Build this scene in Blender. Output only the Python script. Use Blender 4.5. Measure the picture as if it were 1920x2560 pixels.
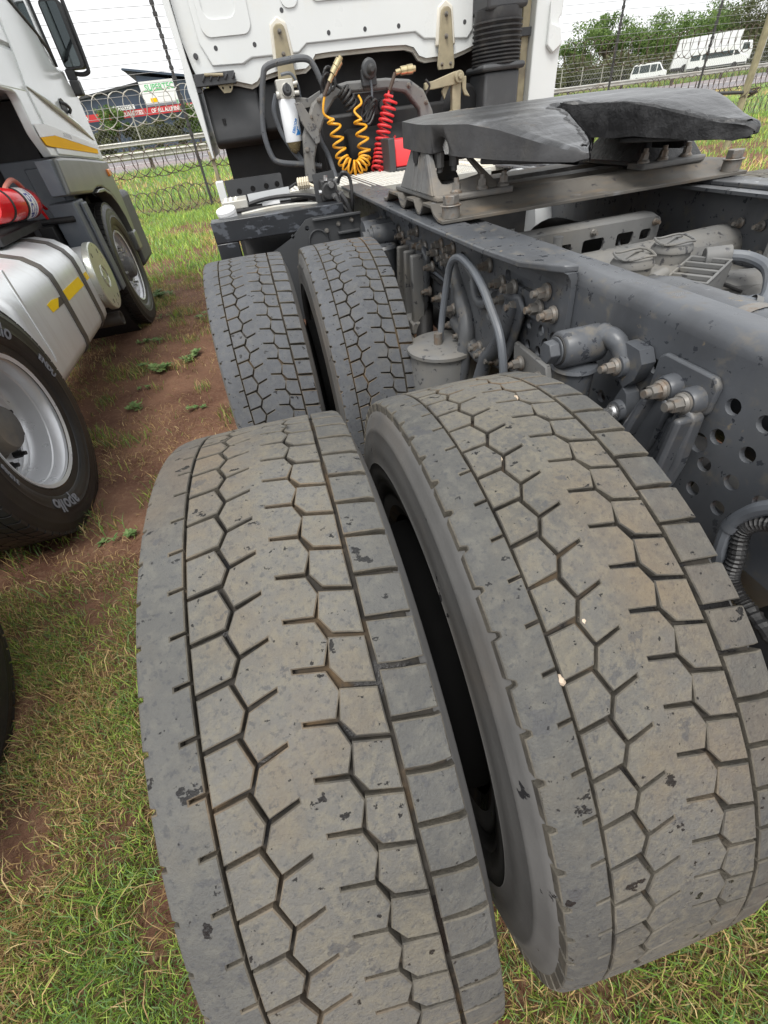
import bpy, bmesh, math, random
import numpy as np
from mathutils import Vector, Matrix

random.seed(11); rng = np.random.default_rng(11)
for _o in list(bpy.data.objects): bpy.data.objects.remove(_o)
sc = bpy.context.scene
COL = sc.collection
PI = math.pi
rad = math.radians

# ------------------------------------------------------------------ camera
cam_d = bpy.data.cameras.new('camera'); cam = bpy.data.objects.new('camera', cam_d); COL.objects.link(cam)
YAW, PITCH, ROLL = 0.167204, 0.742223, -0.132361
fw = Vector((math.sin(YAW)*math.cos(PITCH), math.cos(YAW)*math.cos(PITCH), -math.sin(PITCH)))
rt = Vector((math.cos(YAW), -math.sin(YAW), 0)); up = rt.cross(fw)
rt2 = rt*math.cos(ROLL) + up*math.sin(ROLL); up2 = -rt*math.sin(ROLL) + up*math.cos(ROLL)
cam.matrix_world = Matrix(((rt2.x, up2.x, -fw.x, -1.01005), (rt2.y, up2.y, -fw.y, -0.47266), (rt2.z, up2.z, -fw.z, 1.36262), (0, 0, 0, 1)))
cam_d.sensor_fit = 'VERTICAL'; cam_d.sensor_height = 36; cam_d.lens = 1071.07/2560*36
cam_d.clip_start = 0.02; cam_d.clip_end = 3000
sc.camera = cam

# ------------------------------------------------------------------ sky and sun (overcast)
SUN_EL, SUN_AZ = rad(62), rad(205)
w = bpy.data.worlds.new('World'); sc.world = w; w.use_nodes = True
nt = w.node_tree; bg = nt.nodes['Background']
sky = nt.nodes.new('ShaderNodeTexSky'); sky.sky_type = 'NISHITA'; sky.sun_disc = False
sky.sun_elevation = SUN_EL; sky.sun_rotation = SUN_AZ; sky.dust_density = 4.0; sky.air_density = 1.2
hs = nt.nodes.new('ShaderNodeHueSaturation'); hs.inputs['Saturation'].default_value = 0.12
mx = nt.nodes.new('ShaderNodeMix'); mx.data_type = 'RGBA'; mx.inputs['Factor'].default_value = 0.72
mx.inputs[7].default_value = (8.6, 8.75, 8.9, 1)
nt.links.new(sky.outputs[0], hs.inputs['Color']); nt.links.new(hs.outputs[0], mx.inputs[6]); nt.links.new(mx.outputs[2], bg.inputs['Color'])
bg.inputs['Strength'].default_value = 0.1
sd = bpy.data.lights.new('sun', 'SUN'); sd.energy = 1.5; sd.angle = rad(22); sd.color = (1, .97, .92)
sun = bpy.data.objects.new('sun', sd); COL.objects.link(sun)
sun.rotation_euler = (PI/2 - SUN_EL, 0, PI - SUN_AZ)
vs = sc.view_settings; vs.view_transform = 'Standard'; vs.look = 'None'; vs.exposure = 0.86; vs.gamma = 1
sc.render.engine = 'CYCLES'

# ------------------------------------------------------------------ materials
def _n(nt, t, **kw):
    n = nt.nodes.new(t)
    for k, v in kw.items(): setattr(n, k, v)
    return n
def noise(nt, vec, scale, detail=4, rough=.55, dist=0):
    n = _n(nt, 'ShaderNodeTexNoise'); n.inputs['Scale'].default_value = scale; n.inputs['Detail'].default_value = detail
    n.inputs['Roughness'].default_value = rough; n.inputs['Distortion'].default_value = dist
    nt.links.new(vec, n.inputs['Vector']); return n.outputs['Fac']
def ramp(nt, fac, lo, hi):
    m = _n(nt, 'ShaderNodeMapRange'); m.inputs['From Min'].default_value = lo; m.inputs['From Max'].default_value = hi
    nt.links.new(fac, m.inputs['Value']); return m.outputs['Result']
def mixc(nt, fac, a, b):
    m = _n(nt, 'ShaderNodeMix', data_type='RGBA')
    if isinstance(fac, (int, float)): m.inputs['Factor'].default_value = fac
    else: nt.links.new(fac, m.inputs['Factor'])
    for s, v in ((6, a), (7, b)):
        if isinstance(v, tuple): m.inputs[s].default_value = (*v[:3], 1)
        else: nt.links.new(v, m.inputs[s])
    return m.outputs[2]
def mathn(nt, op, a, b):
    m = _n(nt, 'ShaderNodeMath', operation=op)
    for i, v in enumerate((a, b)):
        if isinstance(v, (int, float)): m.inputs[i].default_value = v
        else: nt.links.new(v, m.inputs[i])
    return m.outputs[0]
MATS = {}
def mk(name, col, rough=.5, metal=0., var=.15, vscale=9., layers=(), bump=0., bscale=120., coat=0., spec=.5, emit=None, trans=0., coords='Position', alpha=None):
    """layers: (colour, scale, lo, hi, amount, rough or None, detail, stretch) laid over the base through noise masks"""
    m = bpy.data.materials.new(name); m.use_nodes = True; MATS[name] = m
    nt = m.node_tree; b = nt.nodes['Principled BSDF']
    if coords == 'Position': vec = _n(nt, 'ShaderNodeNewGeometry').outputs['Position']
    else: vec = _n(nt, 'ShaderNodeTexCoord').outputs['Object']
    lo = tuple(c*(1-var) for c in col); hi = tuple(min(1, c*(1+var)) for c in col)
    c = mixc(nt, ramp(nt, noise(nt, vec, vscale, 5), .3, .7), lo, hi)
    r = _n(nt, 'ShaderNodeValue'); r.outputs[0].default_value = rough; r = r.outputs[0]
    r = mathn(nt, 'ADD', r, mathn(nt, 'MULTIPLY', mathn(nt, 'SUBTRACT', noise(nt, vec, vscale*2.3, 3), .5), .18))
    for L in layers:
        lc, s, a0, a1, amt, lr, det, st = (list(L) + [None]*8)[:8]
        v = vec
        if st:
            mp = _n(nt, 'ShaderNodeMapping'); mp.inputs['Scale'].default_value = st; nt.links.new(vec, mp.inputs['Vector']); v = mp.outputs[0]
        f = mathn(nt, 'MULTIPLY', ramp(nt, noise(nt, v, s, det or 4, .6), a0, a1), amt)
        c = mixc(nt, f, c, lc)
        if lr is not None:
            mm = _n(nt, 'ShaderNodeMix', data_type='FLOAT'); nt.links.new(f, mm.inputs[0]); nt.links.new(r, mm.inputs[2]); mm.inputs[3].default_value = lr; r = mm.outputs[0]
    nt.links.new(c, b.inputs['Base Color']); nt.links.new(r, b.inputs['Roughness'])
    b.inputs['Metallic'].default_value = metal; b.inputs['Specular IOR Level'].default_value = spec
    b.inputs['Coat Weight'].default_value = coat; b.inputs['Coat Roughness'].default_value = .12
    if trans: b.inputs['Transmission Weight'].default_value = trans
    if bump:
        bp = _n(nt, 'ShaderNodeBump'); bp.inputs['Strength'].default_value = bump; bp.inputs['Distance'].default_value = .004
        nt.links.new(noise(nt, vec, bscale, 5, .65), bp.inputs['Height']); nt.links.new(bp.outputs[0], b.inputs['Normal'])
    return m

DUSTC = (.34, .28, .19)
WET = (((.06, .062, .07), 26, .63, .642, .5, .34, 6), ((.008, .008, .009), 34, .652, .664, .9, .15, 9, (1, 1.5, .8)), ((.007, .007, .008), 100, .675, .685, .9, .25, 4))
mk('tread_rubber', (.130, .125, .114), .78, var=.26, vscale=4, bump=.8, bscale=300, spec=.28, layers=(
    ((.2, .182, .14), 95, .46, .62, .5, None, 8), ((.19, .165, .115), 12, .48, .72, .5, None, 8), ((.075, .077, .082), 160, .55, .66, .6, None, 4), ((.19, .13, .078), 3.0, .53, .76, .48, None, 7))+WET)
mk('shoulder_rubber', (.100, .099, .094), .76, var=.2, vscale=4, bump=.7, bscale=260, spec=.28, layers=(
    ((.15, .145, .125), 60, .48, .66, .5, None, 8), ((.16, .14, .105), 9, .53, .75, .5, None, 7), ((.06, .062, .068), 140, .55, .66, .6, None, 4), ((.18, .125, .075), 3.0, .55, .78, .45, None, 7))+WET)
mk('tread_edge', (.125, .113, .092), .85, var=.3, vscale=16, bump=.5, bscale=300, spec=.2, layers=(((.055, .052, .048), 24, .46, .62, .75, None, 6), ((.22, .145, .08), 4, .54, .72, .55, None, 5)))
mk('tread_washed', (.088, .092, .100), .7, var=.14, vscale=9, bump=.6, bscale=300, spec=.32, layers=(((.13, .13, .125), 70, .48, .64, .5, None, 8), ((.14, .13, .105), 12, .56, .76, .4, None, 7), ((.055, .058, .066), 140, .55, .66, .6, None, 4))+WET)
mk('wheel_skirt', (.05, .05, .052), .6, var=.25, vscale=12, bump=.35, bscale=70, layers=(((.085, .08, .072), 9, .5, .7, .5, .8, 5),))
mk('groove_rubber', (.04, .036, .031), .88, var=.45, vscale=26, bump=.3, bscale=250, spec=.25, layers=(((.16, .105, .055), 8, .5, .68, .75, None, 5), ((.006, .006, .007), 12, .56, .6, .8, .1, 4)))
mk('sidewall_rubber', (.115, .113, .11), .72, var=.2, vscale=6, bump=.15, spec=.3, layers=(((.16, .13, .1), 3.5, .5, .72, .5, None, 5), ((.015, .015, .017), 26, .66, .68, .9, .2, 5), ((.26, .15, .08), 3.2, .66, .72, .6, None, 5)))
mk('new_rubber', (.02, .0195, .0195), .42, var=.2, vscale=10, bump=.12, spec=.45, layers=(((.09, .07, .05), 4, .56, .78, .3, .8, 5), ((.2, .19, .17), 90, .7, .74, .35, None, 3)))
mk('frame_grey', (.078, .084, .094), .36, var=.16, vscale=5, spec=.5, bump=.1, bscale=70, layers=(((.13, .126, .115), 2.6, .45, .75, .5, .6, 7), ((.04, .041, .044), 7, .5, .68, .6, .5, 7, (1, 1, .35)), ((.17, .145, .105), 24, .56, .7, .5, .75, 6), ((.03, .033, .04), 38, .62, .635, .8, .12, 4), ((.24, .19, .12), 22, .7, .73, .6, .8, 4)))
mk('frame_dusty', (.15, .15, .147), .6, var=.14, vscale=7, spec=.4, bump=.08, layers=(((.21, .19, .155), 6, .45, .7, .6, .8, 5), ((.04, .04, .045), 45, .615, .635, .8, .3, 4)))
mk('bolt_steel', (.19, .18, .165), .45, metal=.3, var=.2, vscale=40, bump=.06, layers=(((.16, .10, .055), 40, .48, .66, .7, .8, 5),))
mk('bright_steel', (.6, .6, .6), .25, metal=.9, var=.1, vscale=30)
mk('brass', (.5, .42, .25), .3, metal=.8, var=.2, vscale=30)
mk('grease_black', (.018, .018, .019), .38, var=.3, vscale=25, bump=.8, bscale=45, spec=.5, layers=(((.05, .05, .052), 12, .5, .7, .7, .55, 5),))
mk('wheel_plate_steel', (.036, .037, .039), .36, metal=.2, var=.35, vscale=9, bump=1., bscale=26, spec=.6, layers=(((.17, .175, .185), 3, .5, .66, .7, .25, 10, (.5, 5.0, 1)), ((.015, .015, .016), 6, .5, .7, .75, .3, 8, (.6, 2.4, 1)), ((.17, .13, .085), 6, .6, .7, .55, .8, 5)))
mk('cast_iron_dusty', (.12, .12, .118), .68, var=.18, vscale=10, bump=.25, bscale=90, layers=(((.24, .2, .15), 7, .46, .68, .6, .85, 5), ((.05, .05, .055), 8, .62, .7, .5, .6, 4)))
mk('plate_dusty', (.10, .092, .08), .58, var=.25, vscale=6, bump=.15, layers=(((.2, .145, .09), 8, .5, .68, .6, .8, 6, (.6, 2, 1)), ((.22, .23, .25), 7, .6, .7, .6, .35, 6), ((.035, .035, .04), 40, .62, .65, .8, .4, 5)))
mk('dark_part', (.013, .013, .014), .6, var=.3, vscale=8, layers=(((.05, .044, .035), 7, .52, .78, .35, .85, 4),))
mk('black_paint', (.022, .024, .028), .3, var=.2, vscale=6, spec=.5, layers=(((.1, .11, .13), 14, .56, .6, .6, .55, 5, (1, 1, 2.2)), ((.26, .1, .04), 7.3, .665, .69, .9, .8, 5)))
mk('rim_gap_shade', (.004, .004, .004), .8, var=.2, vscale=8, spec=.1)  # near-black so the shade between the dual tyres is in the colour
mk('dark_plastic', (.045, .047, .05), .55, var=.12, vscale=6, layers=(((.1, .1, .1), 5, .5, .75, .4, .7, 4),))
mk('grey_plastic', (.11, .125, .145), .5, var=.08, vscale=4, layers=(((.22, .22, .22), 6, .5, .8, .4, .65, 4),))
mk('fender_paint', (.115, .12, .112), .36, var=.05, vscale=2, coat=.25, layers=(((.16, .16, .15), 3, .5, .8, .35, .5, 4),))
mk('cab_white', (.66, .68, .67), .3, var=.025, vscale=3, coat=.2, layers=(((.66, .63, .54), 4.5, .56, .82, .4, .55, 5),))
mk('cab_white_dirty', (.66, .63, .55), .5, var=.1, vscale=7, layers=(((.42, .33, .2), 8, .5, .75, .55, .7, 5),))
mk('door_white', (.68, .71, .70), .22, var=.02, vscale=2, coat=.5, layers=(((.62, .645, .64), 3, .55, .8, .3, .4, 4),))
mk('decal_white', (.8, .8, .8), .35, var=.02)
mk('decal_yellow', (1., .52, .004), .6, var=.03, vscale=8, spec=.1)
mk('reflector_yellow', (1., .66, .004), .5, var=.06, vscale=12)
mk('amber_plastic', (.85, .25, .02), .2, var=.05, coat=.4)
mk('tan_steel', (.3, .26, .17), .6, var=.18, vscale=14, bump=.1, layers=(((.36, .3, .2), 12, .5, .7, .5, None, 4), ((.13, .11, .09), 9, .55, .72, .6, .8, 4)))
mk('alu_tank', (.70, .72, .73), .33, metal=.35, var=.06, vscale=3, layers=(((.56, .55, .52), 5, .5, .75, .4, .55, 6, (1, 3, .4)),))
mk('alu_disc', (.55, .57, .52), .3, metal=.6, var=.05, vscale=5)
mk('alu_rim', (.62, .63, .65), .3, metal=.35, var=.05, vscale=6, layers=(((.45, .36, .25), 5, .63, .8, .5, .7, 5),))
mk('alu_deck', (.48, .47, .43), .45, metal=.3, var=.12, vscale=10, layers=(((.42, .36, .26), 8, .52, .75, .55, .8, 5),))
mk('strap_dark', (.07, .065, .06), .5, var=.2, vscale=8, layers=(((.2, .16, .1), 7, .5, .75, .4, .8, 4),))
mk('yellow_coil', (.75, .36, .02), .38, var=.14, vscale=18, layers=(((.28, .2, .1), 14, .58, .75, .6, .7, 4),))
mk('red_coil', (.62, .035, .04), .38, var=.14, vscale=18, layers=(((.2, .09, .07), 14, .6, .75, .6, .7, 4),))
mk('red_plastic', (.8, .045, .05), .4, var=.05, vscale=5)
mk('extinguisher_red', (.6, .015, .02), .2, var=.06, vscale=7, coat=.4)
mk('hose_pink', (.55, .2, .15), .5, var=.1)
mk('black_rubber', (.02, .02, .021), .5, var=.2, vscale=12, layers=(((.09, .085, .075), 9, .5, .75, .5, .8, 4),))
mk('grey_hose', (.11, .12, .135), .45, var=.12, vscale=12, layers=(((.2, .2, .19), 10, .5, .75, .4, .7, 4),))
mk('filter_white', (.78, .8, .82), .3, var=.02)
mk('filter_bowl', (.35, .28, .15), .25, var=.2, vscale=25, trans=.35)
mk('print_blue', (.02, .2, .55), .4, var=.03)
mk('print_navy', (.02, .04, .3), .4, var=.03)
mk('print_grey', (.2, .21, .235), .55, var=.1, vscale=40)
mk('print_green', (.12, .5, .2), .5, var=.03)
mk('print_red', (.5, .03, .035), .55, var=.06, vscale=.5)
mk('cream_plastic', (.62, .55, .42), .5, var=.1, vscale=20)
mk('mirror_glass', (.12, .14, .145), .03, metal=1., var=.02)  # darkened base stands in for the reflection of a dark truck
mk('window_glass', (.025, .04, .04), .06, var=.05, coat=.3)
mk('navy_sheet', (.045, .065, .1), .5, var=.06, vscale=.3)
mk('galvanised', (.42, .41, .37), .5, metal=.3, var=.12, vscale=2, layers=(((.3, .24, .16), 1.6, .5, .75, .5, .7, 4),))
mk('rust_wire', (.09, .065, .05), .6, metal=.3, var=.25, vscale=8)
mk('wire_grey', (.3, .3, .3), .5, metal=.4, var=.1)
mk('pole_black', (.05, .05, .05), .6, var=.2, vscale=6)
mk('wood_post', (.27, .25, .15), .8, var=.2, vscale=9, bump=.3, bscale=60, layers=(((.16, .13, .08), 7, .5, .7, .6, None, 5, (6, 6, .6)),))
mk('van_white', (.74, .75, .76), .3, var=.02, coat=.3)
mk('asphalt', (.17, .16, .17), .85, var=.12, vscale=1.2, layers=(((.34, .25, .22), .25, .45, .65, .6, None, 4, (.3, 1, 1)),))
mk('bark', (.1, .08, .06), .85, var=.2, vscale=4)
mk('stone_chip', (.5, .4, .3), .7, var=.2, vscale=60)
def leafmat(name, a, b):
    m = bpy.data.materials.new(name); m.use_nodes = True; MATS[name] = m; nt = m.node_tree; p = nt.nodes['Principled BSDF']
    at = _n(nt, 'ShaderNodeAttribute', attribute_name='tint')
    c = mixc(nt, at.outputs['Fac'], a, b)
    nt.links.new(c, p.inputs['Base Color']); p.inputs['Roughness'].default_value = .6; p.inputs['Specular IOR Level'].default_value = .25
    tr = _n(nt, 'ShaderNodeBsdfTranslucent'); nt.links.new(c, tr.inputs['Color'])
    mxs = _n(nt, 'ShaderNodeMixShader'); mxs.inputs[0].default_value = .3
    nt.links.new(p.outputs[0], mxs.inputs[1]); nt.links.new(tr.outputs[0], mxs.inputs[2])
    nt.links.new(mxs.outputs[0], nt.nodes['Material Output'].inputs['Surface'])
leafmat('leaf_green', (.05, .10, .03), (.2, .29, .08))
leafmat('leaf_olive', (.065, .08, .04), (.17, .18, .085))
leafmat('leaf_weed', (.08, .17, .05), (.26, .36, .14))
# grass blades carry their own colour
m = bpy.data.materials.new('grass_blade'); m.use_nodes = True; MATS['grass_blade'] = m; nt = m.node_tree; p = nt.nodes['Principled BSDF']
at = _n(nt, 'ShaderNodeAttribute', attribute_name='bladecol')
nt.links.new(at.outputs['Color'], p.inputs['Base Color']); p.inputs['Roughness'].default_value = .55; p.inputs['Specular IOR Level'].default_value = .3
tr = _n(nt, 'ShaderNodeBsdfTranslucent'); nt.links.new(at.outputs['Color'], tr.inputs['Color'])
mxs = _n(nt, 'ShaderNodeMixShader'); mxs.inputs[0].default_value = .3
nt.links.new(p.outputs[0], mxs.inputs[1]); nt.links.new(tr.outputs[0], mxs.inputs[2]); nt.links.new(mxs.outputs[0], nt.nodes['Material Output'].inputs['Surface'])

# ------------------------------------------------------------------ mesh helpers
def ortho(d):
    d = Vector(d).normalized(); a = Vector((0, 0, 1)) if abs(d.z) < .9 else Vector((1, 0, 0))
    x = d.cross(a).normalized(); return x, d.cross(x).normalized(), d
class MB:
    def __init__(s): s.v = []; s.f = []
    def add(s, v, f):
        o = len(s.v); s.v += [Vector(p) for p in v]; s.f += [[i+o for i in q] for q in f]; return s
    def box(s, lo, hi, M=None):
        x0, y0, z0 = lo; x1, y1, z1 = hi
        v = [(x0,y0,z0),(x1,y0,z0),(x1,y1,z0),(x0,y1,z0),(x0,y0,z1),(x1,y0,z1),(x1,y1,z1),(x0,y1,z1)]
        if M: v = [M @ Vector(p) for p in v]
        return s.add(v, [(0,3,2,1),(4,5,6,7),(0,1,5,4),(1,2,6,5),(2,3,7,6),(3,0,4,7)])
    def cyl(s, a, b, r, r2=None, n=18, caps=True):
        a = Vector(a); b = Vector(b); x, y, d = ortho(b-a); r2 = r if r2 is None else r2; v = []
        for k in range(n):
            t = 2*PI*k/n; c = x*math.cos(t)+y*math.sin(t); v += [a+c*r, b+c*r2]
        f = [(2*k, 2*((k+1) % n), 2*((k+1) % n)+1, 2*k+1) for k in range(n)]
        if caps: f += [[2*k for k in range(n)][::-1], [2*k+1 for k in range(n)]]
        return s.add(v, f)
    def lathe(s, prof, o, d, n=32, closed=False):
        o = Vector(o); x, y, d = ortho(d); v = []; m = len(prof)
        for k in range(n):
            t = 2*PI*k/n; c = x*math.cos(t)+y*math.sin(t)
            v += [o+d*h+c*r for h, r in prof]
        f = []
        for k in range(n):
            k2 = (k+1) % n
            for j in range(m if closed else m-1):
                j2 = (j+1) % m; f.append((k*m+j, k2*m+j, k2*m+j2, k*m+j2))
        return s.add(v, f)
    def tube(s, path, r, n=8, closed=False, caps=True):
        P = [Vector(p) for p in path]; m = len(P); v = []; prev = None
        R = r if isinstance(r, (list, tuple)) else [r]*m
        for i in range(m):
            if closed: t = (P[(i+1) % m]-P[i-1]).normalized()
            else: t = (P[min(i+1, m-1)]-P[max(i-1, 0)]).normalized()
            if prev is None: x, y, _ = ortho(t)
            else:
                x = prev - t*prev.dot(t)
                x = x.normalized() if x.length > 1e-6 else ortho(t)[0]
                y = t.cross(x)
            prev = x
            v += [P[i]+(x*math.cos(2*PI*k/n)+y*math.sin(2*PI*k/n))*R[i] for k in range(n)]
        f = []
        for i in range(m if closed else m-1):
            i2 = (i+1) % m
            for k in range(n):
                k2 = (k+1) % n; f.append((i*n+k, i*n+k2, i2*n+k2, i2*n+k))
        if caps and not closed: f += [list(range(n))[::-1], [(m-1)*n+k for k in range(n)]]
        return s.add(v, f)
    def prism(s, poly, fn, t0, t1):
        """poly: 2-D outline; fn(a,b,t) -> 3-D point"""
        n = len(poly); v = [fn(a, b, t0) for a, b in poly]+[fn(a, b, t1) for a, b in poly]
        f = [list(range(n))[::-1], [n+i for i in range(n)]]+[(i, (i+1) % n, n+(i+1) % n, n+i) for i in range(n)]
        return s.add(v, f)
    def plate(s, poly, holes, fn, t0, t1):
        """flat plate with through holes (lists of 2-D points)"""
        bm = bmesh.new(); loops = []
        for L in [poly]+list(holes):
            vs_ = [bm.verts.new((a, b, 0)) for a, b in L]
            loops.append(vs_)
            for i in range(len(vs_)): bm.edges.new((vs_[i], vs_[(i+1) % len(vs_)]))
        bmesh.ops.triangle_fill(bm, use_beauty=True, use_dissolve=False, edges=bm.edges[:])
        bm.verts.index_update(); n = len(bm.verts)
        co = [(v.co.x, v.co.y) for v in bm.verts]; tris = [[v.index for v in f.verts] for f in bm.faces]
        v = [fn(a, b, t0) for a, b in co]+[fn(a, b, t1) for a, b in co]
        f = [t[::-1] for t in tris]+[[i+n for i in t] for t in tris]
        for L in loops:
            ids = [q.index for q in L]; m = len(ids)
            f += [(ids[i], ids[(i+1) % m], n+ids[(i+1) % m], n+ids[i]) for i in range(m)]
        bm.free(); return s.add(v, f)
    def ball(s, c, r, sx=1, sy=1, sz=1, nu=16, nv=10, v0=0, v1=1):
        c = Vector(c); v = []
        for j in range(nv+1):
            a = PI*(v0+(v1-v0)*j/nv)
            for i in range(nu):
                b = 2*PI*i/nu; v.append(c+Vector((r*sx*math.sin(a)*math.cos(b), r*sy*math.sin(a)*math.sin(b), r*sz*math.cos(a))))
        f = [(j*nu+i, (j+1)*nu+i, (j+1)*nu+(i+1) % nu, j*nu+(i+1) % nu) for j in range(nv) for i in range(nu)]
        return s.add(v, f)
    def mesh(s, name, sharp=38, fix=True):
        me = bpy.data.meshes.new(name); me.from_pydata([tuple(p) for p in s.v], [], s.f); me.validate()
        if fix:
            bm = bmesh.new(); bm.from_mesh(me); bmesh.ops.remove_doubles(bm, verts=bm.verts[:], dist=1e-6)
            bmesh.ops.recalc_face_normals(bm, faces=bm.faces[:]); bm.to_mesh(me); bm.free()
        if sharp is not None:
            me.shade_smooth(); me.set_sharp_from_angle(angle=rad(sharp))
        return me
    def build(s, name, mat, parent=None, bevel=0, sharp=38, seg=2, fix=True):
        return link(name, s.mesh(name, sharp, fix), mat, parent, bevel, seg)
def link(name, me, mat, parent=None, bevel=0, seg=2):
    o = bpy.data.objects.new(name, me); COL.objects.link(o)
    if mat and not me.materials: me.materials.append(MATS[mat] if isinstance(mat, str) else mat)
    if parent: o.parent = parent
    if bevel:
        b = o.modifiers.new('bevel', 'BEVEL'); b.width = bevel; b.segments = seg; b.limit_method = 'ANGLE'; b.angle_limit = rad(35); b.harden_normals = False
    return o
def tag(o, label, cat, group=None):
    o['label'] = label; o['category'] = cat
    if group: o['group'] = group
    return o
def thing(name, label, cat, loc=(0, 0, 0), rz=0, group=None):
    o = bpy.data.objects.new(name, None); COL.objects.link(o); o.location = loc; o.rotation_euler = (0, 0, rz); o.empty_display_size = .2
    return tag(o, label, cat, group)
def circ(y, z, r, n=14): return [(y+r*math.cos(2*PI*k/n), z+r*math.sin(2*PI*k/n)) for k in range(n)]
def rrect(y0, z0, y1, z1, r, n=4):
    out = []
    for cx, cy, a0 in ((y1-r, z1-r, 0), (y0+r, z1-r, 90), (y0+r, z0+r, 180), (y1-r, z0+r, 270)):
        out += [(cx+r*math.cos(rad(a0+90*k/n)), cy+r*math.sin(rad(a0+90*k/n))) for k in range(n+1)]
    return out
def smooth_path(pts, n=8, closed=False):
    P = [Vector(p) for p in pts]; out = []; m = len(P)
    for i in range(m if closed else m-1):
        if closed: a, b, c, d = P[i-1], P[i], P[(i+1) % m], P[(i+2) % m]
        else: a, b, c, d = P[max(i-1, 0)], P[i], P[i+1], P[min(i+2, m-1)]
        for k in range(n):
            t = k/n; out.append(.5*((2*b)+(c-a)*t+(2*a-5*b+4*c-d)*t*t+(3*b-a-3*c+d)*t**3))
    if not closed: out.append(P[-1])
    return out
def text_mesh(txt, size, ext=.001, align='CENTER', bold=0.0, shear=0):
    cu = bpy.data.curves.new('t', 'FONT'); cu.body = txt; cu.size = size; cu.extrude = ext; cu.align_x = align; cu.align_y = 'CENTER'; cu.offset = bold; cu.resolution_u = 3; cu.shear = shear
    ob = bpy.data.objects.new('t', cu); COL.objects.link(ob)
    bpy.context.view_layer.update()
    me = bpy.data.meshes.new_from_object(ob.evaluated_get(bpy.context.evaluated_depsgraph_get()))
    bpy.data.objects.remove(ob); bpy.data.curves.remove(cu); return me
def lettering(name, txt, size, fn, mat, parent, ext=.001, bold=0.0, align='CENTER', shear=0):
    """fn(x, y, h) places the letters' plane in the scene"""
    me = text_mesh(txt, size, ext, align, bold, shear)
    for v in me.vertices: v.co = Vector(fn(v.co.x, v.co.y, v.co.z))
    me.name = name
    while me.materials: me.materials.pop()
    return link(name, me, mat, parent)
yzx = lambda a, b, t: (t, a, b)      # outline in y,z, thickness along x
xzy = lambda a, b, t: (a, t, b)      # outline in x,z, thickness along y
xyz = lambda a, b, t: (a, b, t)
def coil(axis_path, r, turns, n_per=14, ph=0, warp=None):
    """points of a helix wound round a path"""
    P = smooth_path(axis_path, 12); m = len(P); out = []; tot = int(turns*n_per); prev = None
    for i in range(tot+1):
        q_ = i/tot if warp is None else float(np.interp(i/tot, warp[0], warp[1])); s_ = q_*(m-1); j = min(int(s_), m-2); t = s_-j; c = P[j].lerp(P[j+1], t); d = (P[j+1]-P[j]).normalized()
        x, y, _ = ortho(d) if prev is None else (None, None, None)
        if prev is not None:
            x = (prev-d*prev.dot(d)).normalized(); y = d.cross(x)
        prev = x; a = 2*PI*i/n_per+ph
        out.append(c+x*math.cos(a)*r+y*math.sin(a)*r)
    return out
# ================================================================== the setting
def hgt(x, y):
    """height of the land: flat yard, a bank up to the road, rising ground beyond"""
    x = np.asarray(x, float); y = np.asarray(y, float)
    d = y-0.10*np.clip(x, -30, 30)
    z = np.interp(d, [-60, 16, 22, 24, 33.5, 36, 45, 60, 72, 120, 900], [0, 0, .55, .62, .95, 1.02, 1.0, 1.0, 1.15, 1.3, 1.3])
    z = z + .012*np.sin(x*2.1+.7)*np.sin(y*1.7)*(d < 18) + .008*np.sin(x*5.3)*np.cos(y*4.1)*(d < 18)
    return z
def grid_obj(name, xs, ys, off, mat, zfn=hgt):
    X, Y = np.meshgrid(xs, ys, indexing='ij'); Z = zfn(X, Y)+off; nx, ny = len(xs), len(ys)
    v = np.stack([X.ravel(), Y.ravel(), Z.ravel()], 1)
    f = [(i*ny+j, (i+1)*ny+j, (i+1)*ny+j+1, i*ny+j+1) for i in range(nx-1) for j in range(ny-1)]
    me = bpy.data.meshes.new(name); me.from_pydata(v.tolist(), [], f); me.shade_smooth()
    o = link(name, me, mat); o['kind'] = 'structure'; return o
def nonuni(lo, hi, c, fine, growth=1.25):
    out = [c]; s = fine; a = c
    while a < hi: a += s; out.append(min(a, hi)); s *= growth if abs(a-c) > 4 else 1
    s = fine; a = c
    while a > lo: a -= s; out.insert(0, max(a, lo)); s *= growth if abs(a-c) > 4 else 1
    return np.array(out)
m = bpy.data.materials.new('yard_soil'); m.use_nodes = True; MATS['yard_soil'] = m; nt = m.node_tree; p = nt.nodes['Principled BSDF']
vec = _n(nt, 'ShaderNodeNewGeometry').outputs['Position']
c = mixc(nt, ramp(nt, noise(nt, vec, 3.2, 6), .35, .68), (.105, .05, .032), (.215, .117, .073))
c = mixc(nt, mathn(nt, 'MULTIPLY', ramp(nt, noise(nt, vec, 60, 4), .52, .7), .5), c, (.27, .18, .115))
c = mixc(nt, mathn(nt, 'MULTIPLY', ramp(nt, noise(nt, vec, 1.1, 5), .55, .7), .35), c, (.075, .045, .034))
sx = _n(nt, 'ShaderNodeSeparateXYZ'); nt.links.new(vec, sx.inputs[0])
far = ramp(nt, sx.outputs['Y'], 15.0, 18.0)
c = mixc(nt, far, c, mixc(nt, ramp(nt, noise(nt, vec, .5, 5), .35, .65), (.1, .14, .03), (.2, .17, .07)))
nt.links.new(c, p.inputs['Base Color']); p.inputs['Roughness'].default_value = .9; p.inputs['Specular IOR Level'].default_value = .2
bp = _n(nt, 'ShaderNodeBump'); bp.inputs['Strength'].default_value = 1.0; bp.inputs['Distance'].default_value = .02
nt.links.new(noise(nt, vec, 42, 7, .65), bp.inputs['Height']); nt.links.new(bp.outputs[0], p.inputs['Normal'])
grid_obj('ground', nonuni(-500, 700, -1.2, .22, 1.16), nonuni(-60, 900, 1.5, .22, 1.12), 0, 'yard_soil')
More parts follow.
